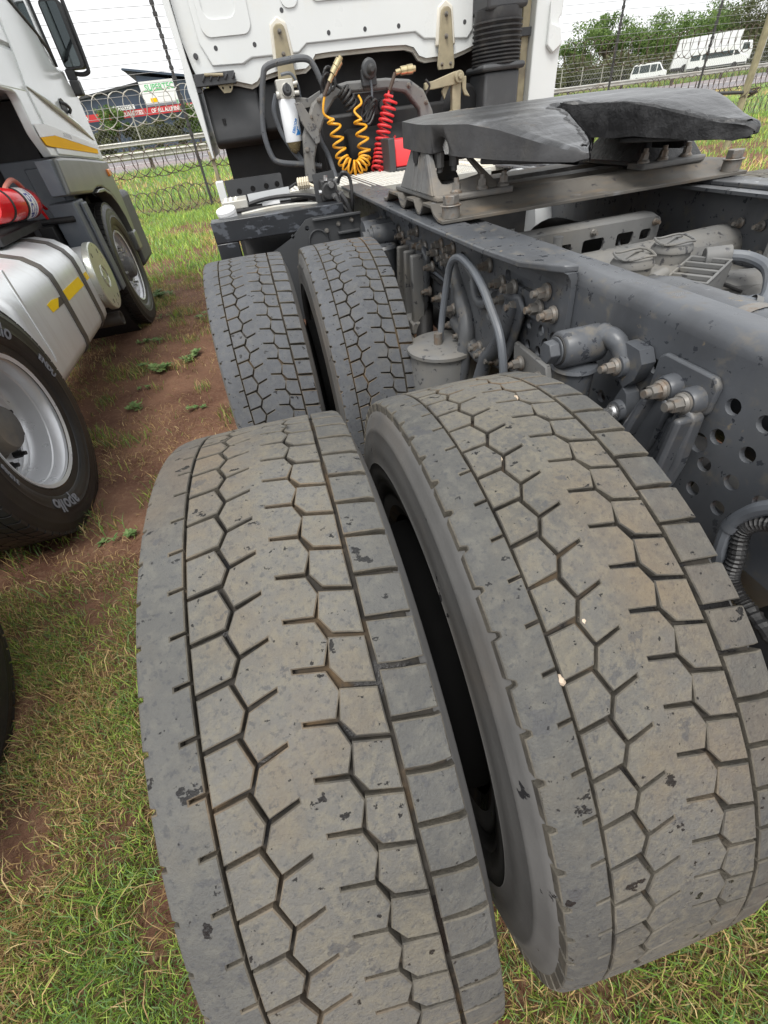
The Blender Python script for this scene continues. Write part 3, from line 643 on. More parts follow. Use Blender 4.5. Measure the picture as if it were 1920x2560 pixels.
# ---- front drive axle shock, its eye
b = MB(); b.lathe([(0, 0), (0, .05), (.01, .058), (.02, .055), (.4, .055)], (-.52, 1.56, .965), (0, 0, -1), 26); b.build('shock_absorber', 'frame_grey', T)
b = MB(); b.lathe([(-.05, 0), (-.05, .04), (.05, .04), (.05, 0)], (-.50, 1.62, .99), (1, 0, 0), 22); b.cyl((-.55, 1.62, .99), (-.565, 1.62, .99), .03, n=18); b.cyl((-.565, 1.62, .99), (-.59, 1.62, .99), .024, n=6); b.build('shock_eye', 'frame_grey', T)
for k in range(6): bolt(1.72+.045*(k % 3), .985-.045*(k//3), -.5, .9)
b = MB(); b.cyl((-.56, 1.75, .965), (-.42, 1.75, .965), .065, n=26); b.build('stabiliser_mount', 'frame_grey', T)
b = MB(); b.tube([(-.47, 1.64, .9), (-.49, 1.62, .75), (-.5, 1.6, .6)], .03, n=10); b.tube(smooth_path([(-.43, 1.3, .78), (-.50, 1.1, .62), (-.55, .9, .56), (-.5, .5, .54), (-.47, .2, .6)], 5), .035, n=10)
b.box((-.57, -.45, .44), (-.47, 1.8, .50)); b.box((-.56, 1.05, .36), (-.46, 1.2, .62)); b.build('spring_pack', 'dark_part', T, bevel=.006)
# ---- corrugated loom at the right edge
b = MB()
P = smooth_path([(-.44, -.30, .95), (-.45, -.225, .928), (-.45, -.19, .91), (-.45, -.176, .88), (-.45, -.188, .84), (-.45, -.197, .804), (-.45, -.22, .785), (-.45, -.252, .777), (-.46, -.34, .765)], 16)
R_ = [.0105+.0016*math.sin(i*2.2) for i in range(len(P))]; b.tube(P, R_, n=12); b.build('corrugated_loom', 'black_rubber', T, sharp=None)
b = MB(); b.tube(smooth_path([(-.43, -.30, .985), (-.45, -.215, .957), (-.455, -.186, .936), (-.455, -.168, .905), (-.455, -.161, .874), (-.455, -.166, .84), (-.45, -.172, .812), (-.44, -.17, .74)], 8), .0105, n=10); b.build('brake_hose', 'grey_hose', T, sharp=None)
b = MB(); b.lathe([(-.007, .0135), (.007, .0135)], (-.453, -.163, .882), (0, .15, -1), 16); b.build('hose_clip', 'grey_hose', T)
b = MB(); b.cyl((-.40, -.30, .62), (-.18, -.30, .62), .11, n=28); b.cyl((-.42, -.30, .62), (-.40, -.30, .62), .07, .11, n=28); b.build('brake_chamber', 'dark_part', T, bevel=.006)
# ---- between the rails
def cm(y0, x0, x1, z0, z1, wins, name, mat='frame_dusty'):
    b = MB(); b.plate(rrect(x0, z0, x1, z1, .018), [rrect(*q, .008) for q in wins], xzy, y0, y0+.007); o = b.build(name, mat, T, sharp=30)
    b = MB(); b.prism([(0, 0), (.006, .008), (.03, .014), (.07, .014), (.07, .006), (.03, .006), (.012, 0)], lambda a, c_, t: (t, y0+a, z1-.008+c_), x0+.012, x1-.012); b.build('upper_lip', mat, o, sharp=50)
cm(.90, -.40, .24, .90, 1.045, [(-.03, .975, .045, 1.012), (.09, .978, .15, 1.014), (.175, .985, .212, 1.014), (-.13, .97, -.07, 1.01)], 'cross_member')
b = MB(); b.tube(smooth_path([(-.41, .86, .90), (-.30, .80, .925), (-.15, .775, .935), (.1, .77, .94), (.3, .78, .945), (.42, .80, .94)], 5), [.06]*6+[.072]*20, n=22); b.build('cross_tube', 'frame_dusty', T, sharp=None)
b = MB(); b.ball((.36, .48, .80), .2, 1.0, 1.1, .85, 28, 18); b.tube([(.30, .48, .82), (.40, .25, .80), (.45, -.1, .76)], .07, n=18); b.tube([(.2, .6, .9), (.36, .44, .93), (.40, .3, .9)], .05, n=14); b.build('differential_case', 'frame_dusty', T, sharp=None)
b = MB(); b.lathe([(-.62, 0), (-.62, .08), (-.58, .106), (.10, .106), (.15, .097), (.19, .065), (.20, 0)], (-.25, .20, .968), (0, 1, 0), 44); tk = b.build('air_tank', 'frame_grey', T, sharp=50)
b = MB(); b.lathe([(-.012, .1075), (.012, .1075)], (-.25, .10, .968), (0, 1, 0), 44); b.build('tank_band', 'bolt_steel', tk)
# modulator valve with two capped cups, ribbed lid and hoses
V_ = T
b = MB(); b.box((-.16, .52, .90), (.10, .66, .985)); b.box((-.13, .40, .86), (-.02, .54, .965)); b.prism([(-.18, .40), (-.10, .36), (.02, .40), (.02, .52), (-.16, .54)], xyz, .86, .915); val = b.build('modulator_valve', 'frame_dusty', T, bevel=.008)
for cx, cy in ((-.085, .60), (.085, .66)):
    b = MB(); b.lathe([(0, .058), (.018, .058), (.02, .050), (.065, .049), (.066, .053), (.072, .053), (.084, .046), (.089, .03), (.09, 0)], (cx, cy, .945), (0, 0, 1), 32); cup = b.build('valve_cup', 'frame_dusty', val, sharp=35)
    b = MB()
    for k in range(3):
        a = 2*PI*k/3+.6; b.cyl((cx+.062*math.cos(a), cy+.062*math.sin(a), .93), (cx+.062*math.cos(a), cy+.062*math.sin(a), .985), .011, n=10)
    b.tube([(cx+.05*math.cos(a), cy+.05*math.sin(a), 1.036+.004*math.sin(3*a)) for a in np.linspace(0, 2*PI, 20)], .003, n=6); b.tube([(cx-.05, cy-.02, 1.032), (cx, cy, 1.042), (cx+.05, cy+.03, 1.032)], .003, n=6)
    b.build('valve_screw', 'frame_dusty', val)
M = Matrix.Translation((.05, .52, .985)) @ Matrix.Rotation(.5, 4, 'Z') @ Matrix.Rotation(-.12, 4, 'Y')
b = MB(); b.box((-.075, -.05, -.06), (.085, .05, .0), M)
for k in range(5): b.box((-.075+k*.038, -.05, .0), (-.069+k*.038, .05, .012), M)
b.box((-.075, -.05, 0), (.085, -.044, .012), M); b.box((-.075, .044, 0), (.085, .05, .012), M); b.build('valve_lid', 'frame_dusty', val, bevel=.002)
b = MB(); b.cyl((-.17, .52, .985), (-.05, .47, .97), .024, n=16); b.cyl((-.055, .475, .97), (-.035, .466, .967), .031, n=20); b.build('hose_union', 'frame_dusty', val, bevel=.002)
for p0, p1, r_ in (((.12, .58, 1.0), (.17, .55, 1.005), .025), ((-.01, .45, .95), (.06, .42, .945), .022), ((-.10, .50, 1.0), (-.055, .515, 1.005), .015)): b = MB(); b.cyl(p0, p1, r_, n=16); b.build('hose_union', 'frame_dusty', val, bevel=.002)
b = MB(); b.tube(smooth_path([(-.045, .468, .968), (.03, .42, .955), (.085, .385, .945), (.13, .36, .935)], 6), .0145, n=12); b.tube(smooth_path([(.16, .555, 1.005), (.20, .52, 1.0), (.205, .46, .985), (.16, .40, .955), (.11, .365, .935)], 6), .0145, n=12)
b.tube(smooth_path([(.05, .42, .945), (.10, .41, .93), (.16, .37, .91), (.2, .3, .88)], 6), .010, n=10); b.tube(smooth_path([(.04, .40, .93), (.10, .39, .915), (.15, .34, .90), (.22, .26, .86)], 6), .009, n=10)
b.build('brake_hose', 'grey_hose', T, sharp=None)
b = MB(); b.lathe([(-.008, .021), (.008, .021)], (.10, .376, .941), (.8, -.5, -.3), 16); b.build('hose_clip', 'frame_dusty', T)
# dark machinery below the plate
b = MB(); b.cyl((.1, 1.15, .86), (.1, 1.3, .86), .15, n=30); b.cyl((-.2, 1.2, .85), (-.2, 1.45, .85), .13, n=30); b.box((-.4, 1.9, .82), (.4, 1.95, 1.05)); b.box((-.40, 1.05, .70), (.40, 1.7, .72))
b.build('brake_cylinder', 'dark_part', T)
b = MB(); b.cyl((-.27, .97, .78), (-.25, 1.0, 1.06), .028, n=16); b.cyl((-.02, 1.0, .9), (-.02, 1.0, 1.04), .014, n=10); b.cyl((-.10, 1.0, .9), (-.10, 1.0, 1.03), .014, n=10); b.tube(smooth_path([(-.15, .96, .98), (-.12, .97, 1.03), (-.08, .96, 1.02), (-.05, .97, .97)], 6), .006); b.cyl((-.35, .78, 1.01), (-.18, .80, 1.035), .012, n=10); b.cyl((-.185, .80, 1.01), (-.185, .80, 1.06), .014, n=10); b.build('pipe_run', 'frame_dusty', T)

RC = random.Random(5)
for k in range(34):
    x0, y0, z0 = RC.uniform(-.3, .3), RC.uniform(.3, .75), RC.uniform(.84, .95); P = [(x0, y0, z0)]
    d = Vector((RC.uniform(-1, 1), RC.uniform(-1, .6), RC.uniform(-.3, .1))).normalized()
    for q in range(5):
        p0 = Vector(P[-1])+d*RC.uniform(.05, .1); d = (d+Vector((RC.uniform(-.6, .6), RC.uniform(-.6, .6), RC.uniform(-.4, .3)))).normalized(); P.append((max(-.36, min(.36, p0.x)), p0.y, max(.78, min(.965, p0.z))))
    b = MB(); b.tube(smooth_path(P, 5), RC.choice([.006, .008, .010]), n=8); b.build('air_line', RC.choice(['grey_hose', 'black_rubber', 'frame_dusty']), T, sharp=None)
for k in range(16):
    x0, y0, z0 = RC.uniform(-.05, .33), RC.uniform(.25, .7), RC.uniform(.86, .94); a = RC.uniform(0, PI); M = Matrix.Translation((x0, y0, z0)) @ Matrix.Rotation(a, 4, 'Z') @ Matrix.Rotation(RC.uniform(-.3, .3), 4, 'X'); s_ = RC.uniform(.018, .035)
    b = MB(); b.box((-s_, -s_*.7, -s_*.6), (s_, s_*.7, s_*.6), M); b.cyl(M @ Vector((s_, 0, 0)), M @ Vector((s_*1.8, 0, 0)), s_*.4, n=10); b.build('pipe_fitting', RC.choice(['frame_dusty', 'cast_iron_dusty']), T, bevel=.003)
# lines clipped along the outside of the rail, seen between the castings
for k, (z0, r_, mt) in enumerate(((.93, .007, 'black_rubber'), (.915, .006, 'grey_hose'), (.90, .008, 'black_rubber'))):
    b = MB(); b.tube(smooth_path([(-.425, 1.0, z0), (-.43, 1.2, z0+.012), (-.428, 1.45, z0-.01), (-.43, 1.7, z0+.01), (-.425, 2.0, z0)], 6), r_, n=8); b.build('air_line', mt, T, sharp=None)

# brackets, plates and bolts crowding the space between the rails
for k in range(14):
    x0, y0, z0 = RC.uniform(-.12, .38), RC.uniform(.42, .88), RC.uniform(.82, .93); M = Matrix.Translation((x0, y0, z0)) @ Matrix.Rotation(RC.choice([0, PI/2, .5, 1.1]), 4, 'Z'); w_, h_ = RC.uniform(.03, .06), RC.uniform(.03, .06)
    b = MB(); b.box((-w_, -.004, -h_), (w_, .004, h_), M); b.box((-w_, -.004, h_-.006), (w_, .03, h_), M); b.build('bracket', RC.choice(['frame_dusty', 'dark_part', 'cast_iron_dusty']), T, bevel=.003)
for x0 in (-.36, -.30, -.24, -.18, .0, .07, .165, .22):
    o = bolt(.90, RC.choice([.955, 1.025, 1.03]), x0, .55); o.rotation_euler = (0, 0, PI/2)
for y0 in (.55, .62, .69, .76, .5, .43): bolt(y0, 1.02, .404, .7)
for y0 in (.46, .56, .66, .76): bolt(y0, .95, .404, .7)
b = MB(); b.box((.33, .40, .90), (.404, .80, .915)); b.box((.34, .58, .80), (.40, .60, 1.05)); b.build('rail_bracket', 'frame_dusty', T, bevel=.004)
for k in range(6):
    b = MB(); r_ = .05+.012*k; b.tube([(.10+.05*k*.3+r_*.8*math.cos(a), .36+.02*k+r_*math.sin(a), .93+.015*math.sin(2*a+k)) for a in np.linspace(.2*k, 4.2+.2*k, 22)], .0055, n=7); b.build('air_line', RC.choice(['black_rubber', 'grey_hose']), T, sharp=None)
# ================================================================== fifth wheel
WY = [.662, .67, .68, .70, .73, .78, .84, .90, .95, 1.0, 1.05, 1.10, 1.155, 1.18, 1.24, 1.31, 1.375, 1.42, 1.455, 1.47]
f_o = lambda y: float(np.interp(y, [.662, .67, .68, .70, .75, .9, 1.0, 1.2, 1.375, 1.42, 1.455, 1.47], [.238, .247, .253, .261, .281, .345, .388, .460, .465, .42, .33, .27]))
f_s = lambda y: float(np.interp(y, [.662, .68, .70, .73, .79, .865, .94, 1.03, 1.10, 1.155, 1.18, 1.6], [.226, .218, .207, .184, .156, .138, .113, .08, .052, .03, 0, 0]))
f_t = lambda y: float(np.interp(y, [.662, .68, .75, .9, 1.0, 1.2, 1.375, 1.47], [1.254, 1.263, 1.276, 1.312, 1.329, 1.337, 1.348, 1.352]))
f_b = lambda y: float(np.interp(y, [.662, .68, .75, .9, 1.2, 1.375, 1.47], [1.243, 1.238, 1.239, 1.245, 1.266, 1.274, 1.288]))
b = MB(); wall = MB(); NX = 18
for sg in (-1, 1):
    top, bot = [], []
    for y in WY:
        xo, xs_ = f_o(y), f_s(y); row = []
        for k in range(NX+1):
            q = k/NX; x = xo+(xs_-xo)*q; edge = min(k, 2)/2
            row.append((sg*x, y, f_t(y)-.006*(1-edge)+(random.uniform(-.001, .001) if 2 < k < NX-1 else 0)-.008*(max(0, q-.8)*5 if xs_ > .02 else 0)))
        top.append(row); bot.append([(sg*(xo+(xs_-xo)*k/NX), y, f_b(y)) for k in range(NX+1)])
    m_, n_ = len(WY), NX+1
    v = [p for r in top for p in r]+[p for r in bot for p in r]; N = m_*n_
    f = [(i*n_+j, (i+1)*n_+j, (i+1)*n_+j+1, i*n_+j+1) for i in range(m_-1) for j in range(n_-1)]
    f += [[N+q for q in (i*n_+j, i*n_+j+1, (i+1)*n_+j+1, (i+1)*n_+j)] for i in range(m_-1) for j in range(n_-1)]
    f += [(i*n_, (i+1)*n_, N+(i+1)*n_, N+i*n_) for i in range(m_-1)]
    f += [(j, j+1, N+j+1, N+j) for j in range(n_-1)]+[((m_-1)*n_+j, (m_-1)*n_+j+1, N+(m_-1)*n_+j+1, N+(m_-1)*n_+j) for j in range(n_-1)]
    b.add(v, f)
    ws = [i for i in range(m_) if f_s(WY[i]) > 0 or i == 13]
    for q in range(len(ws)-1):
        i, i2 = ws[q], ws[q+1]; A, B2 = top[i][-1], top[i2][-1]; C2, D2 = bot[i2][-1], bot[i][-1]
        cut = MB()
        e = .002*sg
        def sub(P, Q, t): return tuple(P[k]+(Q[k]-P[k])*t for k in range(3))
        prev = None
        jt = lambda i_, s__, c_: (math.sin(i_*12.9+s__*78.2+c_*37.7+sg)*43758.5) % 1*.006-.003
        for s_ in range(4):
            l = [sub(A, D2, s_/3), sub(B2, C2, s_/3)]; l = [(p_[0]-e*2+jt(ii, s_, 0), p_[1]+jt(ii, s_, 1), p_[2]+(.003 if s_ == 0 else -.006+2*jt(ii, 7, 2) if s_ == 3 else 0)) for ii, p_ in zip((i, i2), l)]
            if prev: wall.add([prev[0], prev[1], l[1], l[0]], [(0, 1, 2, 3)])
            prev = l
fwheel = b.build('fifth_wheel', 'wheel_plate_steel', T, sharp=50)
cutter = MB(); cutter.cyl((-.60, 1.045, 1.266), (-.37, 1.13, 1.266), .036, n=22); co = cutter.build('cutter', None)
bo = fwheel.modifiers.new('arch', 'BOOLEAN'); bo.object = co; bo.operation = 'DIFFERENCE'; bo.solver = 'EXACT'
dg = bpy.context.evaluated_depsgraph_get(); me2 = bpy.data.meshes.new_from_object(fwheel.evaluated_get(dg)); fwheel.modifiers.clear(); fwheel.data = me2; bpy.data.objects.remove(co)
fwheel.data.materials.append(MATS['wheel_skirt'])
for p_ in fwheel.data.polygons: p_.material_index = 1 if abs(p_.normal.z) < .6 or p_.normal.z < 0 else 0
o = wall.build('throat_grease', 'grease_black', fwheel, sharp=60)
RG = random.Random(3)
for sg in (-1, 1):
    b = MB(); rows = []
    for i in range(40):
        y = .69+(1.19-.69)*i/39; s0 = f_s(y); wd = (.010+.030*abs(math.sin(i*.37+sg))*RG.uniform(.4, 1.)+.02*(y > 1.08)); rows.append((y, s0, wd))
    v = []; f = []
    for y, s0, wd in rows:
        for q, (xx, dz) in enumerate(((s0-.001, -.007), (s0+wd*.3, .0032), (s0+wd*.7, .0028), (s0+wd, -.001))): v.append((sg*xx, y, f_t(y)+dz+(-.008*(max(0, 1-(xx-s0)/max(.001, f_o(y)-s0)-.8)*5) if s0 > .02 else 0)+RG.uniform(-.0008, .0015)))
    f = [(i*4+j, (i+1)*4+j, (i+1)*4+j+1, i*4+j+1) for i in range(39) for j in range(3)]
    b.add(v, f); b.build('grease_smear', 'grease_black', fwheel, sharp=None, fix=False)
b = MB(); b.cyl((-.405, 1.115, 1.276), (-.37, 1.128, 1.276), .02, n=6); b.build('trunnion_bolt', 'bright_steel', fwheel)
b = MB()   # grease hanging under the horns, latch block in the middle
for sg in (-1, 1): b.prism([(f_o(y)*sg*.9, y) for y in (.68, .75, .9, 1.0)]+[(f_s(y)*sg*1.1, y) for y in (1.0, .9, .75, .68)], xyz, 1.232, 1.246)
b.box((-.12, 1.15, 1.21), (.12, 1.4, 1.27)); b.build('latch_block', 'grease_black', fwheel, bevel=.004)
# pedestals
for sg in (-1, 1):
    X = lambda x: x*sg
    b = MB(); b.plate([(X(.468), 1.035), (X(.44), 1.018), (X(.225), 1.018), (X(.225), 1.10), (X(.27), 1.13), (X(.27), 1.44), (X(.475), 1.47)], [], xyz, 1.152, 1.168)
    ped = b.build('pedestal', 'cast_iron_dusty' if sg < 0 else 'cast_iron_dusty', T, bevel=.005)
    k_ = lambda z: (z-1.166)/.104
    b = MB(); b.plate([(X(.470), 1.166), (X(.248), 1.166), (X(.332), 1.270), (X(.446), 1.270)], [[(X(a), c_) for a, c_ in [(.438, 1.206), (.432, 1.190), (.41, 1.187), (.30, 1.200), (.335, 1.255), (.34, 1.262), (.432, 1.262)]]], lambda a, c_, t: (a, 1.052+.125*k_(c_)+t, c_), 0, .026)
    b.plate([(X(.470), 1.166), (X(.248), 1.166), (X(.332), 1.270), (X(.446), 1.270)], [[(X(a), c_) for a, c_ in [(.435, 1.205), (.40, 1.190), (.32, 1.200), (.345, 1.25), (.43, 1.25)]]], lambda a, c_, t: (a, 1.42-.07*k_(c_)-t, c_), 0, .026)
    b.plate([(1.062, 1.166), (1.41, 1.166), (1.345, 1.272), (1.185, 1.272)], [], lambda a, c_, t: (X(.474-.026*k_(c_)-t), a, c_), 0, .02)
    if sg > 0: b.plate([(1.062, 1.166), (1.41, 1.166), (1.345, 1.268), (1.185, 1.268)], [], lambda a, c_, t: (.25+.08*k_(c_)+t, a, c_), 0, .02)
    b.build('pedestal_web', 'cast_iron_dusty' if sg < 0 else 'grease_black', ped, bevel=.004)
    for y_, dz in ((1.17, .085), (1.215, .088), (1.26, .088)):
        b = MB(); b.plate([(y_, 1.17), (y_+.010, 1.17), (y_+.022, 1.17+dz), (y_+.014, 1.17+dz)], [], lambda a, c_, t: (X(.474-.026*k_(c_)+t), a, c_), -.002, .004); b.build('web_rib', 'cast_iron_dusty', ped)
    b = MB(); b.cyl((X(.46), 1.26, 1.258), (X(.32), 1.26, 1.258), .026, n=16); b.build('pivot_pin', 'dark_part', ped)
    for xx in (.41, .36):
        b = MB(); b.cyl((X(xx), 1.17, 1.225), (X(xx), 1.17, 1.262), .016, n=8); b.cyl((X(xx), 1.17, 1.212), (X(xx), 1.17, 1.226), .010, n=8); b.build('pivot_nut', 'cast_iron_dusty', ped)
    for x_, y_ in ((.40, 1.048), (.315, 1.05), (.245, 1.05), (.43, 1.41), (.30, 1.41)):
        o = bolt(y_, 1.168, X(x_), .95, parent=T); o.rotation_euler = (0, PI/2, random.uniform(0, 1))
# corrugated carrier plate
ct = [(.925, 1.1225), (.965, 1.124), (1.0, 1.134), (1.025, 1.151), (1.10, 1.151), (1.125, 1.13), (1.14, 1.1225), (1.155, 1.1225), (1.17, 1.13), (1.195, 1.151), (1.275, 1.151), (1.30, 1.13), (1.315, 1.1225), (1.34, 1.1225), (1.36, 1.13), (1.385, 1.151), (1.51, 1.151), (1.535, 1.13), (1.555, 1.1225), (1.60, 1.1225)]
off = []
for i, (y, z) in enumerate(ct):
    a = ct[max(i-1, 0)]; c_ = ct[min(i+1, len(ct)-1)]; dx, dz = c_[0]-a[0], c_[1]-a[1]; L = math.hypot(dx, dz); off.append((y+dz/L*.009, z-dx/L*.009))
b = MB(); b.prism([], xyz, 0, 0) if False else None
n = len(ct); XR = [(-.492), .54]
v = [(XR[0], y, z) for y, z in ct]+[(XR[0], y, z) for y, z in off]+[(XR[1], y, z) for y, z in ct]+[(XR[1], y, z) for y, z in off]
f = []
for i in range(n-1):
    f += [(i, i+1, 2*n+i+1, 2*n+i), (n+i, n+i+1, 3*n+i+1, 3*n+i), (i, i+1, n+i+1, n+i), (2*n+i, 2*n+i+1, 3*n+i+1, 3*n+i)]
f += [(0, n, 3*n, 2*n), (n-1, 2*n-1, 4*n-1, 3*n-1)]
b.add(v, f); b.build('carrier_plate', 'plate_dusty', T, sharp=40, bevel=.0015)
for x_, y_ in ((-.455, .952), (.50, .955)):
    b = MB(); b.cyl((x_, y_, 1.122), (x_, y_, 1.152), .026, n=24); b.cyl((x_, y_, 1.152), (x_, y_, 1.156), .031, n=24); b.cyl((x_, y_, 1.156), (x_, y_, 1.178), .024, n=6); b.build('carrier_bolt', 'bolt_steel', T, bevel=.002)

# ================================================================== gear between fifth wheel and cab
b = MB(); b.box((-1.213, 1.955, 1.0), (-.60, 2.06, 1.085)); b.box((-1.213, 1.955, .78), (-1.115, 2.06, .9995)); b.build('guard_beam', 'black_paint', T, bevel=.004)
b = MB(); b.plate([(-.99, .93), (-.86, .99), (-.79, 1.045), (-.76, 1.05), (-.53, 1.045), (-.53, .62), (-.99, .62)], [circ(-.79, 1.012, .0105), circ(-.862, .988, .008)], xzy, 1.925, 1.933); mg = b.build('mudguard_plate', 'dark_plastic', T, sharp=30)
b = MB(); b.box((-.76, 1.905, 1.036), (-.53, 1.925, 1.046)); b.box((-.65, 1.89, .972), (-.545, 1.925, .982)); b.tube([(-.79, 1.921, .90)]+[(-.745+.045*math.cos(a), 1.921, .955+.045*math.sin(a)) for a in np.linspace(PI, 0, 10)]+[(-.70, 1.921, .90)], .004, n=6); b.build('plate_rib', 'dark_plastic', mg, bevel=.002)
for x_, z_ in ((-.70, .99), (-.64, 1.01), (-.575, 1.018), (-.86, .86)):
    o = bolt(1.924, z_, x_, .55); o.rotation_euler = (0, 0, PI/2)
b = MB(); b.cyl((-.53, 1.98, .965), (-.40, 1.98, .98), .045, n=20); b.cyl((-.53, 1.98, .965), (-.545, 1.98, .965), .05, n=20); b.build('cross_pipe', 'frame_grey', T)
# fuel tank top, filler cap, steps
b = MB(); b.lathe([(-.22, 0), (-.22, .27), (-.2, .30), (.2, .30), (.22, .27), (.22, 0)], (-.90, 2.55, .76), (1, 0, 0), 44); b.build('fuel_tank', 'dark_part', T, sharp=50)
b = MB(); b.lathe([(0, 0), (0, .046), (.016, .046), (.019, .042), (.019, 0)], (-1.135, 2.08, 1.098), (-.12, -.22, 1), 28); b.lathe([(-.03, .042), (0, .045)], (-1.135, 2.08, 1.098), (-.12, -.22, 1), 24); b.build('filler_cap', 'decal_white', T, bevel=.002)
def stud_deck(name, x0, x1, y0, y1, z, mat, parent, sp=.026):
    b = MB(); b.box((x0, y0, z-.035), (x1, y1, z)); o = b.build(name, mat, parent, bevel=.004)
    b = MB(); nx = int((x1-x0-.03)/sp); ny = int((y1-y0-.03)/sp)
    for i in range(nx):
        for j in range(ny):
            cx, cy = x0+.02+i*sp, y0+.02+j*sp; s_ = .009
            b.add([(cx-s_, cy-s_*.6, z-.001), (cx+s_, cy-s_*.6, z-.001), (cx+s_, cy+s_*.6, z-.001), (cx-s_, cy+s_*.6, z-.001), (cx, cy, z+.006)], [(0, 1, 4), (1, 2, 4), (2, 3, 4), (3, 0, 4)])
    s_ = b.build('tread_studs', mat, o, sharp=None, fix=False); s_['kind'] = 'stuff'; return o
stud_deck('step_tread', -1.155, -1.03, 2.22, 2.42, 1.128, 'alu_deck', T)
stud_deck('step_tread', -.80, -.66, 2.40, 2.62, 1.118, 'alu_deck', T)
stud_deck('catwalk_deck', -.52, .27, 2.22, 3.04, 1.10, 'alu_deck', T)
b = MB(); b.plate([(-1.022, 1.095), (-1.022, 1.139), (-.81, 1.146), (-.81, 1.093)], [], xzy, 2.30, 2.306); b.build('alu_step_plate', 'alu_tank', T)
b = MB(); b.box((-.96, 2.28, 1.085), (-.87, 2.295, 1.10)); b.build('name_strip', 'decal_white', T)
b = MB(); b.prism([(-1.07, 1.06), (-1.07, 1.088), (-.98, 1.094), (-.90, 1.097), (-.80, 1.094), (-.70, 1.084), (-.70, 1.05)], xzy, 2.09, 2.125); b.build('tank_strap_cover', 'alu_deck', T, bevel=.003)
b = MB(); b.box((-1.10, 2.13, 1.0), (-.70, 2.30, 1.075)); b.build('tank_shelf', 'dark_plastic', T, bevel=.006)
b = MB(); b.tube(smooth_path([(-1.06, 2.26, 1.095), (-.98, 2.27, 1.108), (-.88, 2.285, 1.112), (-.75, 2.28, 1.105), (-.66, 2.22, 1.09)], 6), .009, n=8); b.tube(smooth_path([(-.82, 2.33, 1.13), (-.76, 2.36, 1.15), (-.72, 2.38, 1.145), (-.66, 2.33, 1.12)], 6), .006); b.build('wiring_loom', 'black_rubber', T, sharp=None)
b = MB()
for k in range(5): b.tube([(-.75+.012*k+.004*math.cos(a), 2.36+.018*math.cos(a), 1.145+.022*math.sin(a)) for a in np.linspace(0, 2*PI, 12)], .006, n=6)
b.tube(smooth_path([(-.70, 2.36, 1.14), (-.66, 2.30, 1.12), (-.64, 2.28, 1.10)], 5), .007); b.build('rope_tie', 'cream_plastic', T, sharp=None)
b = MB(); b.plate(rrect(-1.127, 1.11, -.818, 1.19, .008), [circ(-1.06, 1.135, .014), circ(-.985, 1.138, .014), circ(-.91, 1.141, .014), circ(-.85, 1.143, .014)], xzy, 2.56, 2.566); b.build('cover_panel', 'dark_plastic', T)
b = MB(); b.box((-1.172, 2.55, 1.03), (-1.132, 2.62, 1.19)); b.build('white_post', 'cab_white', T, bevel=.004)
b = MB(); b.plate([(-.70, 1.07), (-.70, 1.19), (-.595, 1.195), (-.58, 1.07)], [], xzy, 2.14, 2.146); b.build('valve_plate', 'dark_plastic', T)
b = MB(); b.box((-.675, 2.06, 1.085), (-.61, 2.139, 1.168)); b.cyl((-.642, 2.06, 1.125), (-.642, 2.045, 1.125), .036, n=22); vb = b.build('relay_valve', 'black_rubber', T, bevel=.012, seg=3)
for x_, z_ in ((-.635, 1.15), (-.605, 1.158), (-.625, 1.105), (-.595, 1.112)): b = MB(); b.cyl((x_, 2.058, z_), (x_+.004, 2.02, z_), .0125, n=12); b.build('air_union', 'bright_steel', vb)
for p0, p1 in (((-.69, 2.06, 1.125), (-.675, 2.06, 1.125)), ((-.65, 2.06, 1.165), (-.65, 2.06, 1.185))): b = MB(); b.cyl(p0, p1, .009, n=8); b.build('valve_screw', 'bright_steel', vb)
b = MB(); b.tube(smooth_path([(-.60, 2.02, 1.158), (-.575, 2.0, 1.19), (-.545, 2.0, 1.165), (-.545, 2.0, 1.08), (-.55, 2.02, 1.03)], 6), .008)
b.tube(smooth_path([(-.622, 2.02, 1.105), (-.60, 2.0, 1.07), (-.575, 1.99, 1.04), (-.56, 2.0, 1.0)], 6), .008); b.tube(smooth_path([(-.592, 2.02, 1.112), (-.575, 2.0, 1.08), (-.56, 1.99, 1.03)], 6), .009); b.build('air_hose', 'black_rubber', T, sharp=None)
# white covers on the far side, round tank
b = MB(); b.box((.28, 2.35, 1.075), (1.05, 2.98, 1.098))
for k in range(14): b.box((.29, 2.38+k*.042, 1.098), (1.04, 2.395+k*.042, 1.103))
b.build('far_deck', 'cab_white_dirty', T, bevel=.002)
b = MB(); b.lathe([(-.4, 0), (-.4, .26), (.35, .26), (.35, 0)], (.72, 2.05, .84), (1, 0, 0), 40); b.build('silencer', 'alu_tank', T)
b = MB(); b.tube([(.26, 1.85, 1.07), (.4, 1.86, 1.10), (.7, 1.8, 1.105)], .02, n=10); b.box((.24, 1.95, 1.085), (.36, 2.0, 1.1)); b.build('far_bracket', 'dark_plastic', T)
